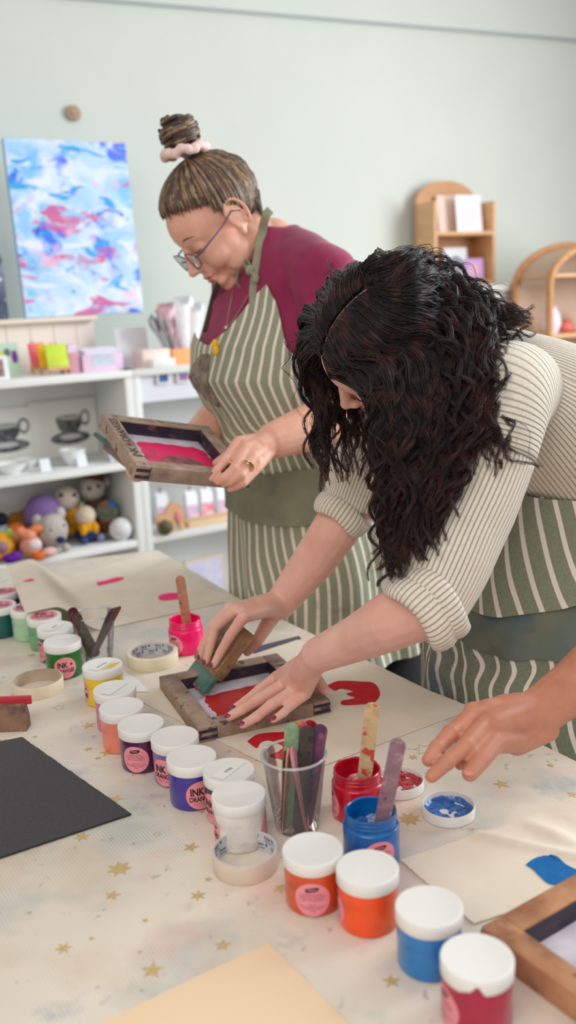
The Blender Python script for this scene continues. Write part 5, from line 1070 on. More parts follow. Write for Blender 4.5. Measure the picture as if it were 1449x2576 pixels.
# hair: cap, strands gathered to a bun
hairA = [mat('hairA%d' % k, c, .42, tuple(int(v * .75) for v in c), 60, spec=.5) for k, c in enumerate([(92, 68, 58), (120, 92, 72), (168, 138, 100), (76, 58, 54), (140, 120, 104)])]
cen = A(-.010, 0, .038); rad = A(.104, .080, .086)
m = MB(); nu, nv = 48, 32; vv = []
for j in range(nv + 1):
    for i in range(nu):
        th, ph = PI * j / nv, 2 * PI * i / nu; vv.append(cen + rad * A(math.sin(th) * math.cos(ph), math.sin(th) * math.sin(ph), math.cos(th)))
line = lambda p: p[2] > .95 * p[0] + .012 + .02 * max(0, abs(p[1]) - .05) / .03 * (p[0] > .02)
ff = [(j * nu + i, (j + 1) * nu + i, (j + 1) * nu + (i + 1) % nu, j * nu + (i + 1) % nu) for j in range(nv) for i in range(nu)]
ff = [f_ for f_ in ff if all(line(vv[k]) for k in f_)]
m.add([XA(*p) for p in vv], ff, None, 3)
bun0 = A(-.032, 0, .122); BX, BZ = A(.87, 0, .5), A(-.5, 0, .87); bunc = A(-.056, 0, .166); r_ = random.Random(3)
def onell(p, k=1.0): d = (p - cen) / rad; return cen + rad * d / np.linalg.norm(d) * k
starts = []
for k in range(150):
    a = 2 * PI * k / 150; dx, dy = math.cos(a), math.sin(a)
    lo, hi = -1.2, 1.4
    for _ in range(24):      # find the hairline along this meridian
        z = (lo + hi) / 2; p = cen + rad * A(math.cos(z) * dx, math.cos(z) * dy, math.sin(z))
        if line(p): hi = z
        else: lo = z
    starts.append(cen + rad * A(math.cos(hi) * dx, math.cos(hi) * dy, math.sin(hi)))
for rep in range(3):
    for k, s0 in enumerate(starts):
        pts = []; s1 = s0 + A(r_.gauss(0, .004), r_.gauss(0, .004), r_.gauss(0, .004))
        for t_ in np.linspace(0, 1, 11):
            p = s1 * (1 - t_) + bun0 * t_; o = onell(p, 1.006 + .03 * t_ * (1 - t_) + r_.uniform(0, .012)); o = o * (1 - .05 * max(0, 1 - t_ / .15)) + cen * .05 * max(0, 1 - t_ / .15); pts.append(XA(*(o * (1 - t_ ** 6) + bun0 * t_ ** 6)))
        m.tube(pts, [.0006, .0016] + [.0022 + .001 * r_.random()] * 8 + [.0018], 6, r_.choice([0, 0, 1, 1, 2, 2, 3, 4]) if rep else r_.choice([0, 1, 2, 3, 4]))
for k in range(70):          # coiled bun
    a0 = r_.uniform(0, 2 * PI); z0 = r_.uniform(-.026, .028); R0_ = .036 * math.sqrt(max(.05, 1 - (z0 / .036) ** 2)); pts = []
    for t_ in np.linspace(0, 1, 10):
        a = a0 + t_ * 1.6; pts.append(XA(*(bunc + BX * ((R0_ + r_.uniform(-.0015, .0015)) * math.cos(a)) + A(0, (R0_ + .001) * math.sin(a), 0) + BZ * (z0 + .008 * (t_ - .5)))))
    m.tube(pts, [.001] + [.0040] * 8 + [.001], 6, r_.choice([0, 0, 3, 3, 1, 2]))
m.sphere(XA(*bunc), (.037, .037, .037), RA, 20, 14, 3)
for k in range(60):          # short hair at the nape
    y0 = r_.uniform(-.03, .055); s0 = A(-.098 + abs(y0) * .25, y0, -.005 + r_.uniform(-.01, .02)); pts = [XA(*(s0 + A(.030 * t_ + .004 * math.sin(3 * t_), r_.uniform(-.001, .001), -.055 * t_))) for t_ in np.linspace(0, r_.uniform(.6, 1.15), 7)]
    m.tube(pts, [.0016] * 5 + [.0008, .0002], 4, r_.choice([0, 1, 3]))
hA = part('hair', m, hairA, WA, label='brown and blonde streaked hair up in a bun', fix=False, sharp=180)
m = MB(); pts = []; rr = []
for k in range(61):
    a = 2 * PI * k / 60; pts.append(XA(*(A(-.041, 0, .136) + BX * (.040 * math.cos(a)) + A(0, .040 * math.sin(a), 0) + BZ * (.003 * math.sin(7 * a))))); rr.append(.0098 + .0014 * math.sin(19 * a))
m.tube(pts, rr, 12, caps=False); part('scrunchie', m, mat('scrunchie', (244, 222, 214), .8, (240, 200, 200), 40, layers=[((226, 190, 110), 60, .6, .06, .7), ((150, 170, 160), 50, .66, .06, .5)]), hA, label='pale pink patterned scrunchie')
# face details: brows, lips, lashes, glasses
for q_ in (1, -1):
    m = MB(); m.tube([XA(.0885, q_ * .014, .024), XA(.085, q_ * .032, .028), XA(.070, q_ * .050, .022)], [(.0034, .0012), (.0032, .0012), (.0014, .0009)], 8); part('eyebrow', m, hairA[3], WA)
    m = MB(); m.tube([XA(.0838, q_ * .020, -.004), XA(.0850, q_ * .031, -.0065), XA(.0790, q_ * .043, -.003)], [.0008, .0013, .0008], 6); part('eyelash', m, mat('lash', (40, 28, 26), .6), WA)
m = MB(); m.sphere(XA(.0950, 0, -.0585), tuple(1.03 * k for k in (.0042, .019, .0046)), RA); m.sphere(XA(.0930, 0, -.0685), tuple(1.03 * k for k in (.0045, .0165, .0052)), RA); part('lips', m, mat('lips_a', (176, 84, 84), .4), WA)
gm = mat('glasses_frame', (72, 74, 110), .3, spec=.5)
m = MB()
lens = []
for q_ in (1, -1):
    c = A(.106, q_ * .034, -.010); ring = [XA(*(c + A(-.006 * abs(math.cos(a)) * (1 if True else 0) - .10 * abs(.027 * math.cos(a)) * 0, q_ * .027 * math.cos(a), .0185 * math.sin(a) * (1.05 if math.sin(a) > 0 else .95)))) for a in np.linspace(0, 2 * PI, 29)]
    m.tube(ring, .0016, 8, caps=False); lens.append(ring[:-1])
    m.tube([XA(.098, q_ * .061, -.004), XA(.088, q_ * .073, -.002), XA(.03, q_ * .0815, .004), XA(-.004, q_ * .0835, .012), XA(-.018, q_ * .082, .000)], [.002, .002, .0017, .0016, .0016], 8)
m.tube([XA(.107, .008, -.006), XA(.112, 0, -.003), XA(.107, -.008, -.006)], .0016, 8)
gl_ = part('glasses', m, gm, WA, label='thin blue-grey framed glasses')
lm = clear_plastic('lens_clear', milk=.05)
for ring in lens: m = MB(); m.add(ring, [tuple(range(len(ring)))]); part('lens', m, lm, gl_, fix=False)
# apron
apA = stripe_mat('apron_stripe', (144, 149, 127), (156, 161, 139), (234, 226, 210), .118, .032, [((112, 104, 92), 9, .62, .12, .55), ((206, 160, 60), 30, .72, .03, .8), ((170, 80, 50), 34, .725, .03, .7), ((100, 108, 90), 5, .56, .2, .5), ((70, 90, 96), 40, .72, .03, .6)])
D = math.radians
def topA(th):
    return float(np.interp(math.degrees(th), [-120, -95, -75, -50, -36, -18, 0, 14, 28, 36, 46, 58, 72, 90, 115, 140], [1130, 1080, 985, 880, 826, 842, 858, 820, 742, 716, 760, 850, 925, 985, 1075, 1130]))
def hemA(th): return float(np.interp(math.degrees(th), [-120, 0, 60, 140], [1660, 1632, 1592, 1585]))
def wobA(th, y):
    w_ = .010 * max(0, (y - 1080) / 500) * math.sin(th * 11 + 1.6 * math.sin(y * .006)); w_ += .006 * math.exp(-((y - 1085) / 60) ** 2) * math.sin(th * 23)
    return w_ + .004 * mnoise.noise(Vector((th * 3, y * .008, 2)))
m = MB(); cloth_panel(m, SA, D(-120), D(140), topA, hemA, 130, 120, .014, wobA, 1.0, shear=.14, uw=lambda th, y: .045 * math.sin(y * .055 + th * 3) * math.exp(-((y - 1080) / 55) ** 2) + .028 * math.sin(y * .02 + th * 2.5) * max(0, min(1, (y - 1200) / 150)) + .10 * math.sin((y - 850) * .011) * math.exp(-((y - 950) / 110) ** 2) * math.cos(th))
ap = part('apron', m, apA, WA, label='sage green apron with cream stripes and paint stains', fix=False, sharp=180)
m = MB(); cloth_panel(m, SA, D(-58), D(70), lambda t_: 1150 + 8 * math.sin(t_ * 5), lambda t_: 1272 + 5 * math.sin(t_ * 4 + 1), 50, 24, .020, wobA)
part('pocket', m, mat('pocket_khaki', (144, 146, 122), .85, (126, 128, 108), 12, layers=[((150, 146, 112), 8, .55, .15, .7), ((84, 92, 84), 6, .6, .15, .6), ((150, 110, 80), 24, .68, .05, .6)], bump=.2, bscale=700, bdist=.001), ap, label='plain stained pocket', fix=False)
m = MB(); cloth_panel(m, SA, D(-30), D(4), lambda t_: 905 - 30 * math.cos(t_ * 5), lambda t_: 985 + 20 * math.cos(t_ * 6), 20, 20, .016, wobA, back=False)
part('paint_stain', m, mat('grey_paint_stain', (112, 98, 92), .85, (150, 138, 124), 50, .4, .6, bump=.2, bscale=600), ap, label='dried grey-brown paint patch', fix=False)
m = MB()
for c_, rr_ in (((562, 886), 9), ((561, 872), 5)):
    p = onsurf(bvh(m if m.f else sh_, sh_), c_[0], c_[1], .020); m.sphere(p, (.007, .004, .010), None, 10, 8)
part('paint_blob', m, mat('yellow_paint', (244, 186, 24), .5), ap, label='bright yellow paint dab')
strap = mat('apron_strap', (158, 158, 132), .85, (146, 148, 122), 60, bump=.3, bscale=900)
bsx = bvh(sh_, bodyA)
m = MB(); ribbon(m, [onsurf(bsx, x, y, .004, 1.98) for x, y in ((642, 770), (641, 735), (646, 690), (652, 645), (660, 590), (668, 545), (680, 528))], .019, .0014, nrm=A(.8, .3, .2)); part('neck_strap', m, strap, ap)
kn = onsurf(bsx, 640, 686, .012)
m = MB(); m.sphere(kn, (.011, .010, .012)); 
for lp in ([(640, 686), (622, 672), (612, 692), (608, 716), (614, 728)], [(644, 690), (655, 700), (652, 714)], [(640, 680), (628, 668), (634, 662), (644, 676)]): ribbon(m, [onsurf(bsx, x, y, .014 if i else .012, 1.95) for i, (x, y) in enumerate(lp)], .013, .0016)
part('strap_knot', m, strap, ap, label='knotted neck tie')
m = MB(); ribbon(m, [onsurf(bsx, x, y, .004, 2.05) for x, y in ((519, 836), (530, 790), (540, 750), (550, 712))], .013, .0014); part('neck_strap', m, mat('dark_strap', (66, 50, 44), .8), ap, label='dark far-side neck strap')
m = MB(); bx = bvh(sh_, bodyA); m.tube(spline([onsurf(bx, x, y, .003) for x, y in ((628, 742), (600, 790), (576, 822), (580, 780), (590, 730))], 5), .0009, 6)
m.sphere(onsurf(bx, 574, 828, .005), (.0055, .0055, .0055), None, 12, 8); part('necklace', m, mat('silver', (216, 206, 196), .25, metal=.9), WA, label='fine necklace with a round pendant')
rc = P(622, 1173, 1.757); ra = unit(P(606, 1195, 1.745) - P(636, 1150, 1.772)); m = MB(); u1 = unit(np.cross(ra, ZZ)); u2 = np.cross(ra, u1)
for o_ in (-.0026, .0026): m.tube([rc + ra * o_ + (u1 * math.cos(a) + u2 * math.sin(a)) * .0112 for a in np.linspace(0, 2 * PI, 33)], [(.0024, .0014)] * 33, 8, caps=False)
part('finger_ring', m, mat('ring_gold', (222, 206, 160), .2, metal=1.0), WA, label='pale gold wedding rings')
# the frame she holds
screen_frame('screen_frame', 'wooden frame with hot pink ink held up by the woman in maroon', FR, FC, .235, .232, .030, .028,
    [(blob(-.70, .98, -.97, .66, 25, jag=.05), inkpink), (ell(.15, -.35, .50, .42), brownink)], [('INK + ORANGES', 'l', -.1035, .008, PI / 2, .0225, 1.02)])
# squeegee in her far hand, behind the frame
sc = P(290, 1130, 1.93); su = unit(P(262, 1118, 1.93) - P(330, 1178, 1.99)); sw = unit(A(.35, -.94, .1)); sw = unit(sw - su * (sw @ su)); sn_ = np.cross(su, sw); R = np.array([sw, su, sn_]).T
sq = thing('squeegee', 'wooden squeegee with a green blade held behind the pink-inked frame', 'squeegee', tuple(sc - su * .06), 'squeegees')
m = MB(); m.box(sc - su * .035, (.095, .075, .024), R, bev=.006); part('handle', m, mat('squeegee_wood', (150, 116, 92), .5), sq)
m = MB(); m.box(sc + su * .018, (.095, .034, .009), R, bev=.001); part('blade', m, mat('green_rubber', (62, 100, 88), .35, (48, 84, 74), 30, spec=.5), sq, label='green rubber blade')
# ---------------------------------------------------------------- dark-haired woman bending over the table
skinB = skin('skin_pale', (236, 188, 172), (228, 174, 158), (222, 146, 136))
phiB = math.radians(33)
lfB = A(math.sin(phiB), -math.cos(phiB), 0); fB = A(-math.cos(phiB), -math.sin(phiB), 0)
# spine, curved from the hips to the neck
spine = spline([P(1600, 1400, 1.66), P(1520, 1240, 1.62), P(1425, 1130, 1.57), P(1315, 1018, 1.52), P(1215, 930, 1.48), P(1140, 872, 1.45)], 6)
shN = P(1258, 1005, 1.345); mid1 = P(1215, 1180, 1.325); mid2 = P(1142, 1350, 1.305); elN = P(1066, 1530, 1.295)
shF = P(1010, 960, 1.60); elF = P(880, 1275, 1.66)
wN = P(800, 1648, 1.435)
n_ = len(spine)
# sweater body: ribbed loft along the spine
def ring_at(i, a, b):
    t_ = unit(spine[min(i + 1, n_ - 1)] - spine[max(i - 1, 0)]); L = unit(lfB - t_ * (lfB @ t_)); N = np.cross(L, t_); N = N if N[2] > 0 else -N
    return [spine[i] + L * a * math.cos(th) * (abs(math.cos(th)) + .0001) ** -.12 + N * b * math.sin(th) * (abs(math.sin(th)) + .0001) ** -.08 for th in np.linspace(0, 2 * PI, 72, endpoint=False)]
prof = [(0, .165, .125), (5, .165, .125), (8, .17, .128), (12, .172, .125), (16, .178, .115), (20, .172, .098), (23, .14, .080), (26, .10, .066), (28, .075, .056), (30, .06, .05)]
R_ = []; uv = []
i0 = 5
for i in range(i0, n_):
    a = np.interp(i, [p[0] for p in prof], [p[1] for p in prof]); b = np.interp(i, [p[0] for p in prof], [p[2] for p in prof])
    r = ring_at(i, a, b); r = [p + unit(p - spine[i]) * (.003 * mnoise.noise(Vector((p[0] * 9, p[1] * 9, p[2] * 9)))) for p in r]; R_.append(r); uv.append([(k / 72 * .98, i * .02) for k in range(72)])
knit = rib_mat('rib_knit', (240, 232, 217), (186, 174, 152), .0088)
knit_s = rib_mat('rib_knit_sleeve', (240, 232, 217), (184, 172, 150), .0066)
m = MB(); m.rings(R_, True, True, uv)
hemr = [(k, ring_at(i0, .169 + .001 * k, .128 + .001 * k)) for k in range(2)]
def sleeve(m, pts, rad, n=10, sides=60, seam=None):
    p = spline([np.append(A(*q), r) for q, r in zip(pts, rad)], n); P3 = [q[:3] for q in p]; t0 = unit(P3[1] - P3[0]); nrm = unit(np.cross(t0, A(0, 0, 1))); L = 0; R_ = []; uv = []
    for i in range(len(P3)):
        t_ = unit(P3[min(i + 1, len(P3) - 1)] - P3[max(i - 1, 0)]); nrm = unit(nrm - t_ * (nrm @ t_)); b = np.cross(t_, nrm); r = p[i][3]
        if i: L += np.linalg.norm(P3[i] - P3[i - 1])
        R_.append([P3[i] + (r + .003 * mnoise.noise(Vector((L * 14, k / sides * 5, r * 9)))) * (math.cos(2 * PI * k / sides) * nrm + math.sin(2 * PI * k / sides) * b) for k in range(sides)]); uv.append([(k / sides * 2 * PI * .06, L) for k in range(sides)])
    if seam:
        s_ = int(seam * (len(R_) - 1)); m.rings(R_[:s_ + 1], True, True, [[(q_[1], q_[0]) for q_ in r_] for r_ in uv[:s_ + 1]], 1); R_, uv = R_[s_:], uv[s_:]
        m.tube([p_ + unit(p_ - P3[s_]) * .0004 for p_ in R_[0]] + [R_[0][0]], .0016, 6, 1, caps=False)
    m.rings(R_, True, True, uv, 1); return P3
sl = sleeve(m, [P(1315, 985, 1.43), shN, mid1, mid2, P(1100, 1450, 1.297), P(1072, 1512, 1.292)], [.070, .076, .068, .066, .064, .060], seam=.36)
sleeve(m, [P(1110, 880, 1.52), shF, P(935, 1130, 1.63), P(885, 1262, 1.66)], [.07, .066, .058, .054])
def cuff(m, c, ax, r, w, th, off=0):
    ax = unit(ax); u = unit(np.cross(ax, A(0, 0, 1))); v = np.cross(ax, u); R_ = []; uv = []; S_ = 84
    prof = [(math.cos(a), math.sin(a)) for a in np.linspace(0, 2 * PI, 16, endpoint=False)]
    for k in range(S_ + 1):
        a = 2 * PI * k / S_; rr = r * (1 + .04 * math.sin(2 * a + 1) + .02 * math.sin(5 * a)); d = u * math.cos(a) + v * math.sin(a)
        R_.append([c + d * (rr + th * py) + ax * (w * px + .004 * math.sin(3 * a)) for px, py in prof]); uv.append([(k / S_ * 2 * PI * r, j / 16) for j in range(16)])
    m.rings(R_, True, False, uv, 1)
axN = unit(wN - elN); cN = P(1058, 1534, 1.285)
axc = unit(P(985, 1580, 1.30) - cN + A(0, -.02, 0)); cuff(m, cN, axc, .055, .022, .013)
cuff(m, cN - axc * .024, axc, .061, .015, .008)
cF = P(862, 1292, 1.655); axF = unit(P(780, 1410, 1.66) - cF); cuff(m, cF, axF, .046, .020, .010)
# ---------------------------------------------------------------- body and hands
mb = MB(); HB = P(978, 872, 1.385)
fwdB, upB = unit(A(-.74, .16, -.65)), unit(A(-.55, -.68, .48))
XB, RB = head_prims(mb, HB, fwdB, upB, P(1150, 850, 1.455), .05, 1.0, ears=(1, 1))
mb.chain([P(1150, 850, 1.455), spine[20], spine[12], spine[2]], [.05, .062, .07, .07])
mb.chain([spine[22], shN, mid1, mid2, elN], [.06, .056, .050, .047, .043])
fa1 = P(985, 1562, 1.325); fa2 = P(900, 1605, 1.38)
mb.chain([elN, fa1, fa2, wN], [.043, .0425, .035, .0275])
g = lambda x, y, h: tab(x, y, h)
hN_m = [g(694, 1706, .055), g(714, 1722, .058), g(742, 1737, .056), g(769, 1746, .050)]
hN_f = [[g(652, 1737, .047), g(618, 1764, .040), g(588, 1783, .034)], [g(654, 1757, .050), g(608, 1785, .043), g(577, 1803, .036)], [g(683, 1773, .049), g(645, 1803, .041), g(611, 1823, .034)], [g(736, 1771, .045), g(712, 1794, .040), g(688, 1811, .036)]]
hand_prims(mb, wN, hN_m, hN_f, [g(770, 1690, .060), g(800, 1715, .046), g(818, 1737, .036)], .0082, .028, pr=.0140)
# right hand on the squeegee
SQc = A(-.178, 1.537, T + .0068); SW = unit(A(.41, -.913, 0)); SA45 = math.radians(46); SB_ = unit(e2 * math.cos(SA45) + ZZ * math.sin(SA45)); SB_ = unit(SB_ - SW * (SB_ @ SW)); SNn = np.cross(SB_, SW); SNn = SNn if SNn[2] > 0 else -SNn
on_sq = lambda x, y, n_: plane_pt(x, y, SQc + SNn * n_, SNn)
wF = P(704, 1520, 1.715); fF1 = P(790, 1410, 1.70); 
mb.chain([spine[23], shF, P(935, 1130, 1.63), elF, P(845, 1330, 1.67), fF1, wF], [.055, .05, .045, .044, .043, .040, .029])
hF_m = [on_sq(612, 1552, .046), on_sq(592, 1534, .052), on_sq(578, 1530, .052), on_sq(572, 1532, .046)]
hF_f = [[on_sq(578, 1600, .036), on_sq(554, 1642, .026), on_sq(538, 1672, .021)], [on_sq(541, 1578, .046), on_sq(528, 1628, .030), on_sq(519, 1663, .022)], [on_sq(534, 1574, .046), on_sq(516, 1618, .032), on_sq(506, 1651, .022)], [on_sq(546, 1566, .040), on_sq(520, 1602, .030), on_sq(503, 1634, .022)]]
hand_prims(mb, wF, hF_m, hF_f, [P(672, 1572, 1.70), P(648, 1612, 1.69), P(622, 1640, 1.69)], .0080, .028, pr=.0140)
bodyB = smooth_region(remeshed(mb, .0025, 5), lambda v: np.linalg.norm(v - HB, axis=1) < .15, 5)
WB_ = single('person', 'woman with long dark curly hair in a cream ribbed sweater, bending to pull ink', 'person', bodyB, skinB, sharp=180)
part('sweater', m, [knit, knit_s], WB_, label='cream ribbed knit sweater with rolled sleeves', fix=True, sharp=180)
part('trousers', (lambda q: (q.rings([[P(1560, y, 1.72) + fB * .1 * math.sin(a) + lfB * .16 * math.cos(a) for a in np.linspace(0, 2 * PI, 24, endpoint=False)] for y in (1380, 1600, 1900, 2230)]), q)[1])(MB()), MATS['black_trousers'], WB_)
crim = mat('crimson_polish', (136, 22, 52), .18, spec=.6, coat=.5)
for k, (mc_, f_) in enumerate(zip(hN_m, hN_f)): nail(WB_, f_[-1], f_[-2], ZZ + unit(CAM - f_[-1]) * .35 + A(-.25, 0, 0), crim)
for f_ in hF_f[:3]: nail(WB_, f_[-1], f_[-2], SNn, crim)
m = MB(); m.tube([XB(.084, .016, .022), XB(.080, .034, .026), XB(.066, .050, .020)], [(.0022, .001)] * 3, 8); part('eyebrow', m, mat('brow_dark', (50, 34, 32), .7), WB_)
m = MB(); m.tube([XB(.0830, .019, -.005), XB(.0845, .031, -.0075), XB(.0785, .043, -.004)], [.0008, .0012, .0008], 6); part('eyelash', m, MATS['lash'], WB_)
m = MB(); m.sphere(XB(.0965, 0, -.0585), (.0042, .018, .0045), RB); m.sphere(XB(.0945, 0, -.0685), (.0045, .0155, .005), RB); part('lips', m, mat('lips_b', (166, 78, 80), .4), WB_)
# ---------------------------------------------------------------- squeegee in her right hand
sq = thing('squeegee', 'green-bladed wooden squeegee being pulled through the red ink', 'squeegee', tuple(SQc), 'squeegees')
SR = np.array([SW, SB_, SNn]).T; SQ = lambda w_, b, n: SQc + SR @ A(w_, b, n)
m = MB(); rr = []
for b, h1, h2 in ((.036, -.010, .010), (.040, -.013, .013), (.055, -.0135, .0135), (.075, -.0115, .0115), (.095, -.0115, .0110), (.112, -.0145, .0140), (.126, -.0150, .0140), (.134, -.011, .010)):
    rr.append([SQ(w_, b, n) for w_, n in [(-.050, h1 * .7), (-.047, h1), (.047, h1), (.050, h1 * .7), (.050, h2 * .7), (.047, h2), (-.047, h2), (-.050, h2 * .7)]])
m.rings(rr); part('handle', m, mat('squeegee_wood2', (172, 136, 98), .5, (142, 108, 80), 26, stretch=(1, 1, 1), layers=[((84, 62, 62), 30, .58, .1, .75), ((120, 90, 60), 60, .6, .08, .6), ((236, 150, 60), 46, .72, .03, .8), ((90, 170, 90), 36, .72, .03, .8)], spec=.35), sq, sharp=30)
m = MB(); m.box(SQ(0, .022, 0), (.098, .044, .0095), SR, bev=.0012); part('blade', m, mat('green_rubber2', (96, 138, 126), .38, (70, 112, 100), 14, layers=[((38, 70, 52), 20, .58, .12, .8)], spec=.5), sq, label='green rubber blade')
m = MB(); r_ = random.Random(5)
for k in range(26): m.sphere(SQ(r_.uniform(-.02, .048), r_.uniform(.0, .004), r_.uniform(-.006, .006)), (r_.uniform(.002, .004), r_.uniform(.002, .004), r_.uniform(.0015, .003)), SR, 8, 6)
part('wet_ink', m, mat('bright_red_ink', (222, 50, 40), .25, spec=.6), sq, label='beads of red ink along the blade')
# ---------------------------------------------------------------- apron
SBt = Sect([(1150, 1480, 1.60, .175, .14), (1260, 1445, 1.62, .185, .15), (1400, 1395, 1.64, .195, .155), (1520, 1360, 1.655, .195, .158), (1650, 1338, 1.665, .200, .162), (1800, 1330, 1.68, .205, .165), (2150, 1325, 1.70, .215, .17)], phiB)
st_b = [((60, 100, 140), 7, .56, .12, .6), ((90, 84, 110), 16, .64, .08, .5), ((170, 90, 50), 24, .76, .03, .7), ((52, 56, 58), 28, .69, .05, .7), ((30, 90, 150), 18, .72, .05, .8)]
apB = stripe_mat('apron_stripe_front', (122, 130, 112), (134, 142, 124), (236, 230, 222), .155, .036, st_b, .35)
def wobB(th, y):
    w_ = .009 * max(0, min(1, (y - 1480) / 350)) * math.sin(th * 9 + 1.2 * math.sin(y * .007)); w_ += .007 * math.exp(-((y - 1590) / 55) ** 2) * math.sin(th * 15 + 1)
    return w_ + .005 * mnoise.noise(Vector((th * 3, y * .008, 7)))
m = MB(); cloth_panel(m, SBt, D(-80), D(135), lambda t_: 1200., lambda t_: 2150., 110, 130, .008, wobB, shear=.8, uw=lambda th, y: .042 * math.sin(y * .05 + th * 2) * math.exp(-((y - 1610) / 60) ** 2) + .03 * math.sin(y * .018 + th * 3))
apb = part('apron', m, apB, WB_, label='sage green apron with white stripes, stained blue and purple', fix=False, sharp=180)
m = MB(); cloth_panel(m, SBt, D(-60), D(135), lambda t_: 1205., lambda t_: float(np.interp(math.degrees(t_), [-60, -10, 15, 40, 70, 135], [1490, 1485, 1478, 1440, 1370, 1300])), 90, 40, .020, lambda a, y: .004 * math.sin(a * 9) + .003 * mnoise.noise(Vector((a * 4, y * .01, 1))), shear=.5)
part('bib_fold', m, stripe_mat('apron_stripe_fold', (132, 140, 120), (144, 152, 132), (236, 230, 222), .155, .036, [((90, 110, 110), 6, .62, .15, .4)], .35), apb, label='folded-over striped bib', fix=False)
m = MB(); cloth_panel(m, SBt, D(-5), D(75), lambda t_: 1462 - 40 * t_, lambda t_: 1562 + 6 * math.sin(t_ * 6), 44, 22, .013, wobB)
part('pocket', m, mat('pocket_blue', (118, 124, 108), .85, (96, 112, 112), 10, layers=[((58, 96, 130), 9, .52, .14, .75), ((110, 90, 84), 22, .66, .05, .7), ((96, 100, 84), 14, .58, .1, .6)], bump=.25, bscale=700, bdist=.001), apb, label='plain pocket stained with blue ink', fix=False)
# ---------------------------------------------------------------- long curly hair
hr = random.Random(21)
t = NT('dark_curly_hair'); s3 = t.sep(t.coord('UV'))
c = t.mix(t.ramp(s3[1], .18, .62), lin((32, 24, 27)), lin((66, 38, 36))); c = t.mix(t.math('MULTIPLY', t.ramp(t.noise(30), .5, .75), .6), c, lin((104, 60, 50)))
t.base(c); t.b.inputs['Roughness'].default_value = .42; t.b.inputs['Specular IOR Level'].default_value = .38; hairB = t.m
# scalp shell with its parting, following the skull
m = MB(); cenB = A(-.016, 0, .038); radB = A(.098, .080, .085); nu, nv = 56, 40; vv = []
for j in range(nv + 1):
    for i in range(nu):
        th, ph = PI * j / nv, 2 * PI * i / nu; vv.append(cenB + radB * A(math.sin(th) * math.cos(ph), math.sin(th) * math.sin(ph), math.cos(th)))
lineB = lambda p: p[2] > .9 * p[0] + .010 - .05 * (abs(p[1]) > .045)
ff = [(j * nu + i, (j + 1) * nu + i, (j + 1) * nu + (i + 1) % nu, j * nu + (i + 1) % nu) for j in range(nv) for i in range(nu)]
ff = [f_ for f_ in ff if all(lineB(vv[k]) for k in f_)]
m.add([XB(*p) for p in vv], ff, [(0, .05)] * len(vv))
def scalp(x, y, k=1.0):     # point on the shell above head-local (x, y)
    q = 1 - ((x - cenB[0]) / radB[0]) ** 2 - ((y - cenB[1]) / radB[1]) ** 2; z = cenB[2] + radB[2] * math.sqrt(max(q, .0)); p = A(x, y, z); return XB(*(cenB + (p - cenB) * k))
def G(*p): return [P(*q) for q in p]
def guide(xr, yr, rest, dip=None):
    """Root on the parting at head-local x, over the side of the head, then through pixel/depth points."""
    sgn = 1 if yr > 0 else -1; pts = [scalp(xr, sgn * .0065, 1.0), scalp(xr - .004, sgn * .024, 1.06)]
    if dip: pts += [scalp(*q, 1.10) for q in dip]
    return pts + G(*rest)
near = [
 guide(.070, 1, [(850, 918, 1.315), (915, 945, 1.295), (954, 1030, 1.28), (962, 1130, 1.27), (968, 1270, 1.262), (965, 1400, 1.255), (945, 1460, 1.25)]),
 guide(.056, 1, [(890, 905, 1.295), (975, 990, 1.275), (990, 1120, 1.265), (985, 1240, 1.255), (1000, 1350, 1.25), (1000, 1440, 1.245)], [(.045, .045)]),
 guide(.040, 1, [(950, 930, 1.28), (1005, 1040, 1.265), (1018, 1150, 1.255), (1025, 1270, 1.245), (1045, 1420, 1.235)], [(.035, .05)]),
 guide(.024, 1, [(1010, 920, 1.28), (1055, 1050, 1.265), (1065, 1170, 1.255), (1075, 1290, 1.24), (1070, 1390, 1.23)], [(.02, .055)]),
 guide(.008, 1, [(1050, 890, 1.285), (1105, 1020, 1.27), (1112, 1140, 1.26), (1112, 1240, 1.245), (1100, 1350, 1.235)], [(.0, .058)]),
 guide(-.010, 1, [(1085, 850, 1.295), (1145, 960, 1.28), (1155, 1080, 1.265), (1140, 1180, 1.25), (1105, 1290, 1.235)], [(-.02, .058)]),
 guide(-.026, 1, [(1110, 810, 1.31), (1180, 910, 1.29), (1195, 1020, 1.27), (1180, 1110, 1.255), (1160, 1200, 1.24)], [(-.04, .055)]),
 guide(-.042, 1, [(1120, 775, 1.33), (1205, 860, 1.305), (1230, 970, 1.275), (1240, 1060, 1.255), (1300, 1170, 1.245)], [(-.06, .045)]),
 guide(-.054, 1, [(1120, 740, 1.36), (1205, 800, 1.34), (1230, 880, 1.31), (1225, 950, 1.29)], [(-.075, .035)]),
]
back = [
 guide(-.050, 1, [(1115, 738, 1.325), (1200, 790, 1.35), (1260, 818, 1.36), (1340, 795, 1.37)], [(-.075, .035)]),
 guide(-.054, 1, [(1090, 712, 1.345), (1170, 750, 1.38), (1240, 790, 1.39), (1310, 808, 1.39)], [(-.09, .018)]),
 guide(-.056, 1, [(1075, 690, 1.375), (1160, 725, 1.42), (1225, 765, 1.43), (1280, 800, 1.43)], [(-.095, .004)]),
 guide(-.054, -1, [(1050, 675, 1.41), (1120, 700, 1.45), (1180, 745, 1.46), (1240, 790, 1.46)], [(-.09, -.012)]),
 guide(-.050, -1, [(1020, 672, 1.47), (1100, 715, 1.50), (1150, 770, 1.52), (1170, 850, 1.53)], [(-.08, -.03)]),
]
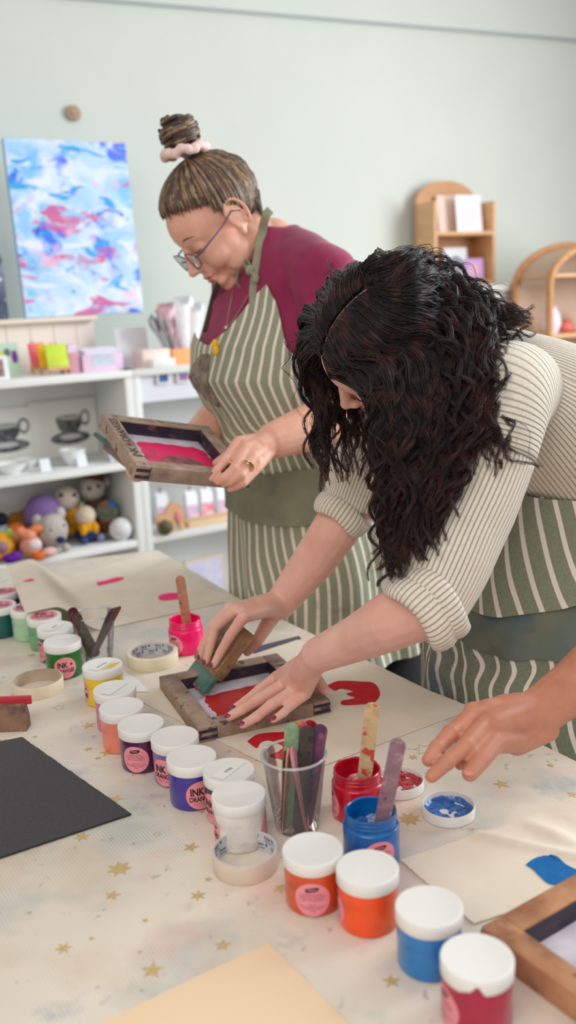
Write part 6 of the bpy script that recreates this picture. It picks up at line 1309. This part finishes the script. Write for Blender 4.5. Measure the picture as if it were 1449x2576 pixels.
far = [
 guide(.070, -1, [(768, 915, 1.44), (776, 975, 1.48), (800, 1045, 1.50), (790, 1130, 1.49), (815, 1235, 1.48)]),
 guide(.058, -1, [(766, 850, 1.43), (780, 940, 1.49), (812, 1030, 1.48), (800, 1100, 1.49), (830, 1200, 1.49)], [(.05, -.04)]),
 guide(.045, -1, [(778, 800, 1.44), (806, 930, 1.50), (848, 1060, 1.51), (850, 1130, 1.51), (880, 1220, 1.50)], [(.035, -.05)]),
 guide(.025, -1, [(810, 760, 1.46), (850, 920, 1.52), (875, 1060, 1.53), (890, 1150, 1.52), (868, 1210, 1.51)], [(.015, -.055)]),
 guide(-.005, -1, [(860, 715, 1.48), (910, 900, 1.54), (930, 1060, 1.54), (930, 1200, 1.53)], [(-.02, -.055)]),
 guide(-.035, -1, [(950, 680, 1.49), (1000, 860, 1.55), (1020, 1020, 1.55), (1010, 1150, 1.54)], [(-.05, -.045)]),
]
def dense(g, n=52):
    p = spline(g, 10); p = np.array(p); d = np.concatenate([[0], np.cumsum(np.linalg.norm(np.diff(p, axis=0), axis=1))]); s = np.linspace(0, d[-1], n)
    return np.stack([np.interp(s, d, p[:, k]) for k in range(3)], 1), d[-1]
V = []; Fc = []; UV = []
STR = []
def add_strands(paths, rads, lens, sides=4):
    for p, r, L in zip(paths, rads, lens):
        n = len(p); tg = np.gradient(p, axis=0); tg /= np.linalg.norm(tg, axis=1, keepdims=True) + 1e-9
        nn = np.cross(tg, A(.35, .2, .91)[None]); nn /= np.linalg.norm(nn, axis=1, keepdims=True) + 1e-9; bb = np.cross(tg, nn)
        a = 2 * PI * np.arange(sides) / sides
        STR.append((p[:, None] + r[:, None, None] * (np.cos(a)[None, :, None] * nn[:, None] + np.sin(a)[None, :, None] * bb[:, None]), L))
def strands_object(name, shell, mt, parent, sides=4, **kw):
    org = ORG[parent.name]; N_ = STR[0][0].shape[0]; S_ = len(STR); per = N_ * sides
    V_ = np.concatenate([q[0].reshape(-1, 3) for q in STR]); ns = len(shell.v)
    i = np.arange(N_ - 1)[:, None]; k = np.arange(sides)[None]; k2 = (k + 1) % sides
    q = np.stack([i * sides + k, i * sides + k2, (i + 1) * sides + k2, (i + 1) * sides + k], -1).reshape(-1, 4)
    loops = (q[None] + (np.arange(S_) * per)[:, None, None]).reshape(-1) + ns
    vv = (np.array(q) // sides) / (N_ - 1)                           # fraction along the strand
    uv = np.empty((S_, q.shape[0], 4, 2)); uv[..., 0] = .5; uv[..., 1] = vv[None] * np.array([x[1] for x in STR])[:, None, None]
    sf = np.array(shell.f); vt = np.concatenate([np.array(shell.v), V_]) - org[None]
    lp = np.concatenate([sf.reshape(-1), loops]); nf = len(lp) // 4
    me = bpy.data.meshes.new(name); me.vertices.add(len(vt)); me.vertices.foreach_set('co', vt.astype(np.float32).ravel())
    me.loops.add(len(lp)); me.loops.foreach_set('vertex_index', lp.astype(np.int32))
    me.polygons.add(nf); me.polygons.foreach_set('loop_start', np.arange(nf, dtype=np.int32) * 4)
    ul = me.uv_layers.new(name='UVMap'); ul.data.foreach_set('uv', np.concatenate([np.tile([.5, .05], len(sf) * 4), uv.ravel()]).astype(np.float32))
    me.update(calc_edges=True); me.polygons.foreach_set('use_smooth', np.ones(nf, bool)); me.update()
    o = _link(name, me, mt, True, parent, org)
    for k_, v_ in kw.items(): o[k_] = v_
    return o
def flow(guides, clumps, per, spread, amp, wl, seed, root=.35, n=52, rad=.0013, core=.0):
    """Clumps of strands between neighbouring guides; each clump winds into a curl towards its tip."""
    r_ = np.random.RandomState(seed); D_ = [dense(g, n) for g in guides]; K = len(guides)
    for c_ in range(clumps):
        s_ = r_.uniform(0, K - 1) if K > 1 else 0; i = min(int(s_), K - 2) if K > 1 else 0; f_ = s_ - i
        base = D_[i][0] * (1 - f_) + D_[min(i + 1, K - 1)][0] * f_; L = D_[i][1] * (1 - f_) + D_[min(i + 1, K - 1)][1] * f_
        cut = r_.uniform(.72, 1.03); u = np.linspace(0, 1, n); base = np.stack([np.interp(u * min(cut, 1), u, base[:, k]) for k in range(3)], 1); L *= cut
        off = r_.normal(0, spread, 3); ramp = np.clip(u / .35, 0, 1)[:, None] ** .8; base = base + off[None] * (.12 + .88 * ramp)
        tg = np.gradient(base, axis=0); tg /= np.linalg.norm(tg, axis=1, keepdims=True) + 1e-9; nn = np.cross(tg, A(.3, 1, .2)); nn /= np.linalg.norm(nn, axis=1, keepdims=True); bb = np.cross(tg, nn)
        w_ = wl * r_.uniform(.88, 1.18); ph0 = 2.2 * s_ + 1.5 * math.sin(3.1 * s_ + seed) + r_.uniform(-1.1, 1.1); sg = 1 if r_.uniform() < .8 else -1; am = amp * r_.uniform(.6, 1.3)
        ph = ph0 + sg * 2 * PI * (u * L / w_); env = (am * np.clip((u - .12) / root, 0, 1) ** 1.1)[:, None]
        cl = base + env * (np.cos(ph)[:, None] * nn + np.sin(ph)[:, None] * bb * .7)
        paths, rads, lens = [], [], []
        for k in range(per):
            ww = (.0062 * (1 - .70 * u ** 1.5) * r_.uniform(.2, 1.1))[:, None]; a = r_.uniform(0, 2 * PI); tw = a + r_.uniform(-1, 1) * u * 4
            p = cl + ww * (np.cos(tw)[:, None] * nn + np.sin(tw)[:, None] * bb); fr = r_.normal(0, .0011, (n, 3)); fr = (fr + np.roll(fr, 1, 0) + np.roll(fr, -1, 0)) * .6; p = p + fr * u[:, None]
            rr = rad * r_.uniform(.5, 1.25) * (1 - .75 * u ** 2.2); paths.append(p); rads.append(rr); lens.append(L)
        if core: paths.append(cl); rads.append(core * (1 - .85 * u ** 1.6)); lens.append(L)
        add_strands(paths, rads, lens)
flow(near, 240, 24, .008, .0085, .088, 1, root=.55, core=.0020, rad=.00058)
flow(near, 50, 34, .007, .0105, .080, 31, root=.45, core=.0028, rad=.0006)
flow(near[:7], 60, 18, .012, .0105, .08, 2, root=.5, core=.0022, rad=.00058)
flow(near[:-1], 150, 10, .005, .003, .09, 12, rad=.0007, root=.8)
flow(near[7:] + back, 170, 18, .010, .009, .068, 3, root=.6, core=.0020, rad=.0006)
flow(near[7:] + back, 150, 8, .004, .003, .07, 13, rad=.0010, root=.8)
flow(near[:6], 30, 30, .011, .0145, .064, 77, root=.32, core=.003, rad=.0006)
flow([near[7]], 10, 14, .012, .014, .08, 9, core=.002, rad=.0006)
flow(far, 60, 20, .006, .0085, .085, 4, root=.6, core=.0024, rad=.0007)
flow(far, 60, 6, .004, .003, .09, 14, rad=.0010, root=.8)
# fine frizz around the outline
r_ = np.random.RandomState(8)
for g_ in (near, back, far): flow(g_, 34, 3, .016, .010, .06, int(r_.randint(1000)), rad=.00045)
hb = strands_object('hair', m, hairB, WB_, label='long dark brown curly hair with a centre parting')
# skin showing along the parting
m = MB(); pt = [scalp(x, 0, 1.02) for x in np.linspace(.074, -.045, 14)]; m.tube(pt, [(.0004, .0004)] + [(.0015, .0008)] * 12 + [(.0004, .0004)], 8); part('parting', m, mat('scalp_skin', (158, 112, 100), .6), hb, label='pale line of scalp along the parting')
# ---------------------------------------------------------------- reaching arm of a third person
skinC = skin('skin_tan', (204, 140, 114), (190, 124, 100), (196, 106, 88))
mb = MB(); wC = P(1352, 1792, 1.235)
mb.chain([wC, P(1450, 1722, 1.255), P(1610, 1580, 1.24), P(1780, 1440, 1.20)], [.031, .036, .043, .045])
mc = [P(1216, 1826, 1.165), P(1184, 1806, 1.185), P(1190, 1790, 1.21), P(1215, 1785, 1.235)]
fg = [[P(1172, 1876, 1.125), P(1124, 1918, 1.100), P(1086, 1953, 1.085)], [P(1134, 1846, 1.150), P(1100, 1882, 1.125), P(1078, 1912, 1.108)], [P(1170, 1850, 1.20), P(1160, 1895, 1.18), P(1158, 1922, 1.165)], [P(1200, 1840, 1.22), P(1190, 1880, 1.20), P(1180, 1905, 1.19)]]
hand_prims(mb, wC, mc, fg, [P(1300, 1862, 1.195), P(1243, 1868, 1.155), P(1208, 1912, 1.118), P(1182, 1946, 1.095)], .0094, .03, pr=.0175)
mb.cap(P(1330, 1800, 1.23), P(1235, 1830, 1.175), .030, .022); mb.cap(P(1375, 1835, 1.235), P(1300, 1866, 1.205), .017, .018)
armC = remeshed(mb, .0022, 5)
WC_ = single('person', "person's bare tanned hand and forearm reaching in from the right edge", 'person', armC, skinC, sharp=180)
m = MB(); m.sphere(P(1408, 1776, 1.215), (.0028, .002, .0028), None, 10, 8); part('mole', m, mat('mole', (110, 66, 54), .6), WC_)
nail(WC_, P(1180, 1948, 1.093), P(1208, 1912, 1.118), unit(CAM - P(1182, 1946, 1.095)) + A(-.3, 0, .3), mat('nail_bare', (214, 150, 130), .35), w=.0068, L=.0076)
m = MB(); ax = unit(P(1780, 1440, 1.20) - P(1610, 1580, 1.24)); c_ = P(1735, 1477, 1.211); u = unit(np.cross(ax, ZZ)); v = np.cross(ax, u)
m.rings([[c_ + ax * z + (u * math.cos(a) + v * math.sin(a)) * r for a in np.linspace(0, 2 * PI, 30, endpoint=False)] for z, r in ((0, .056), (.0, .06), (.02, .062), (.12, .072), (.16, .03))], caps=True); part('sleeve', m, mat('dark_sleeve', (52, 54, 60), .85), WC_)
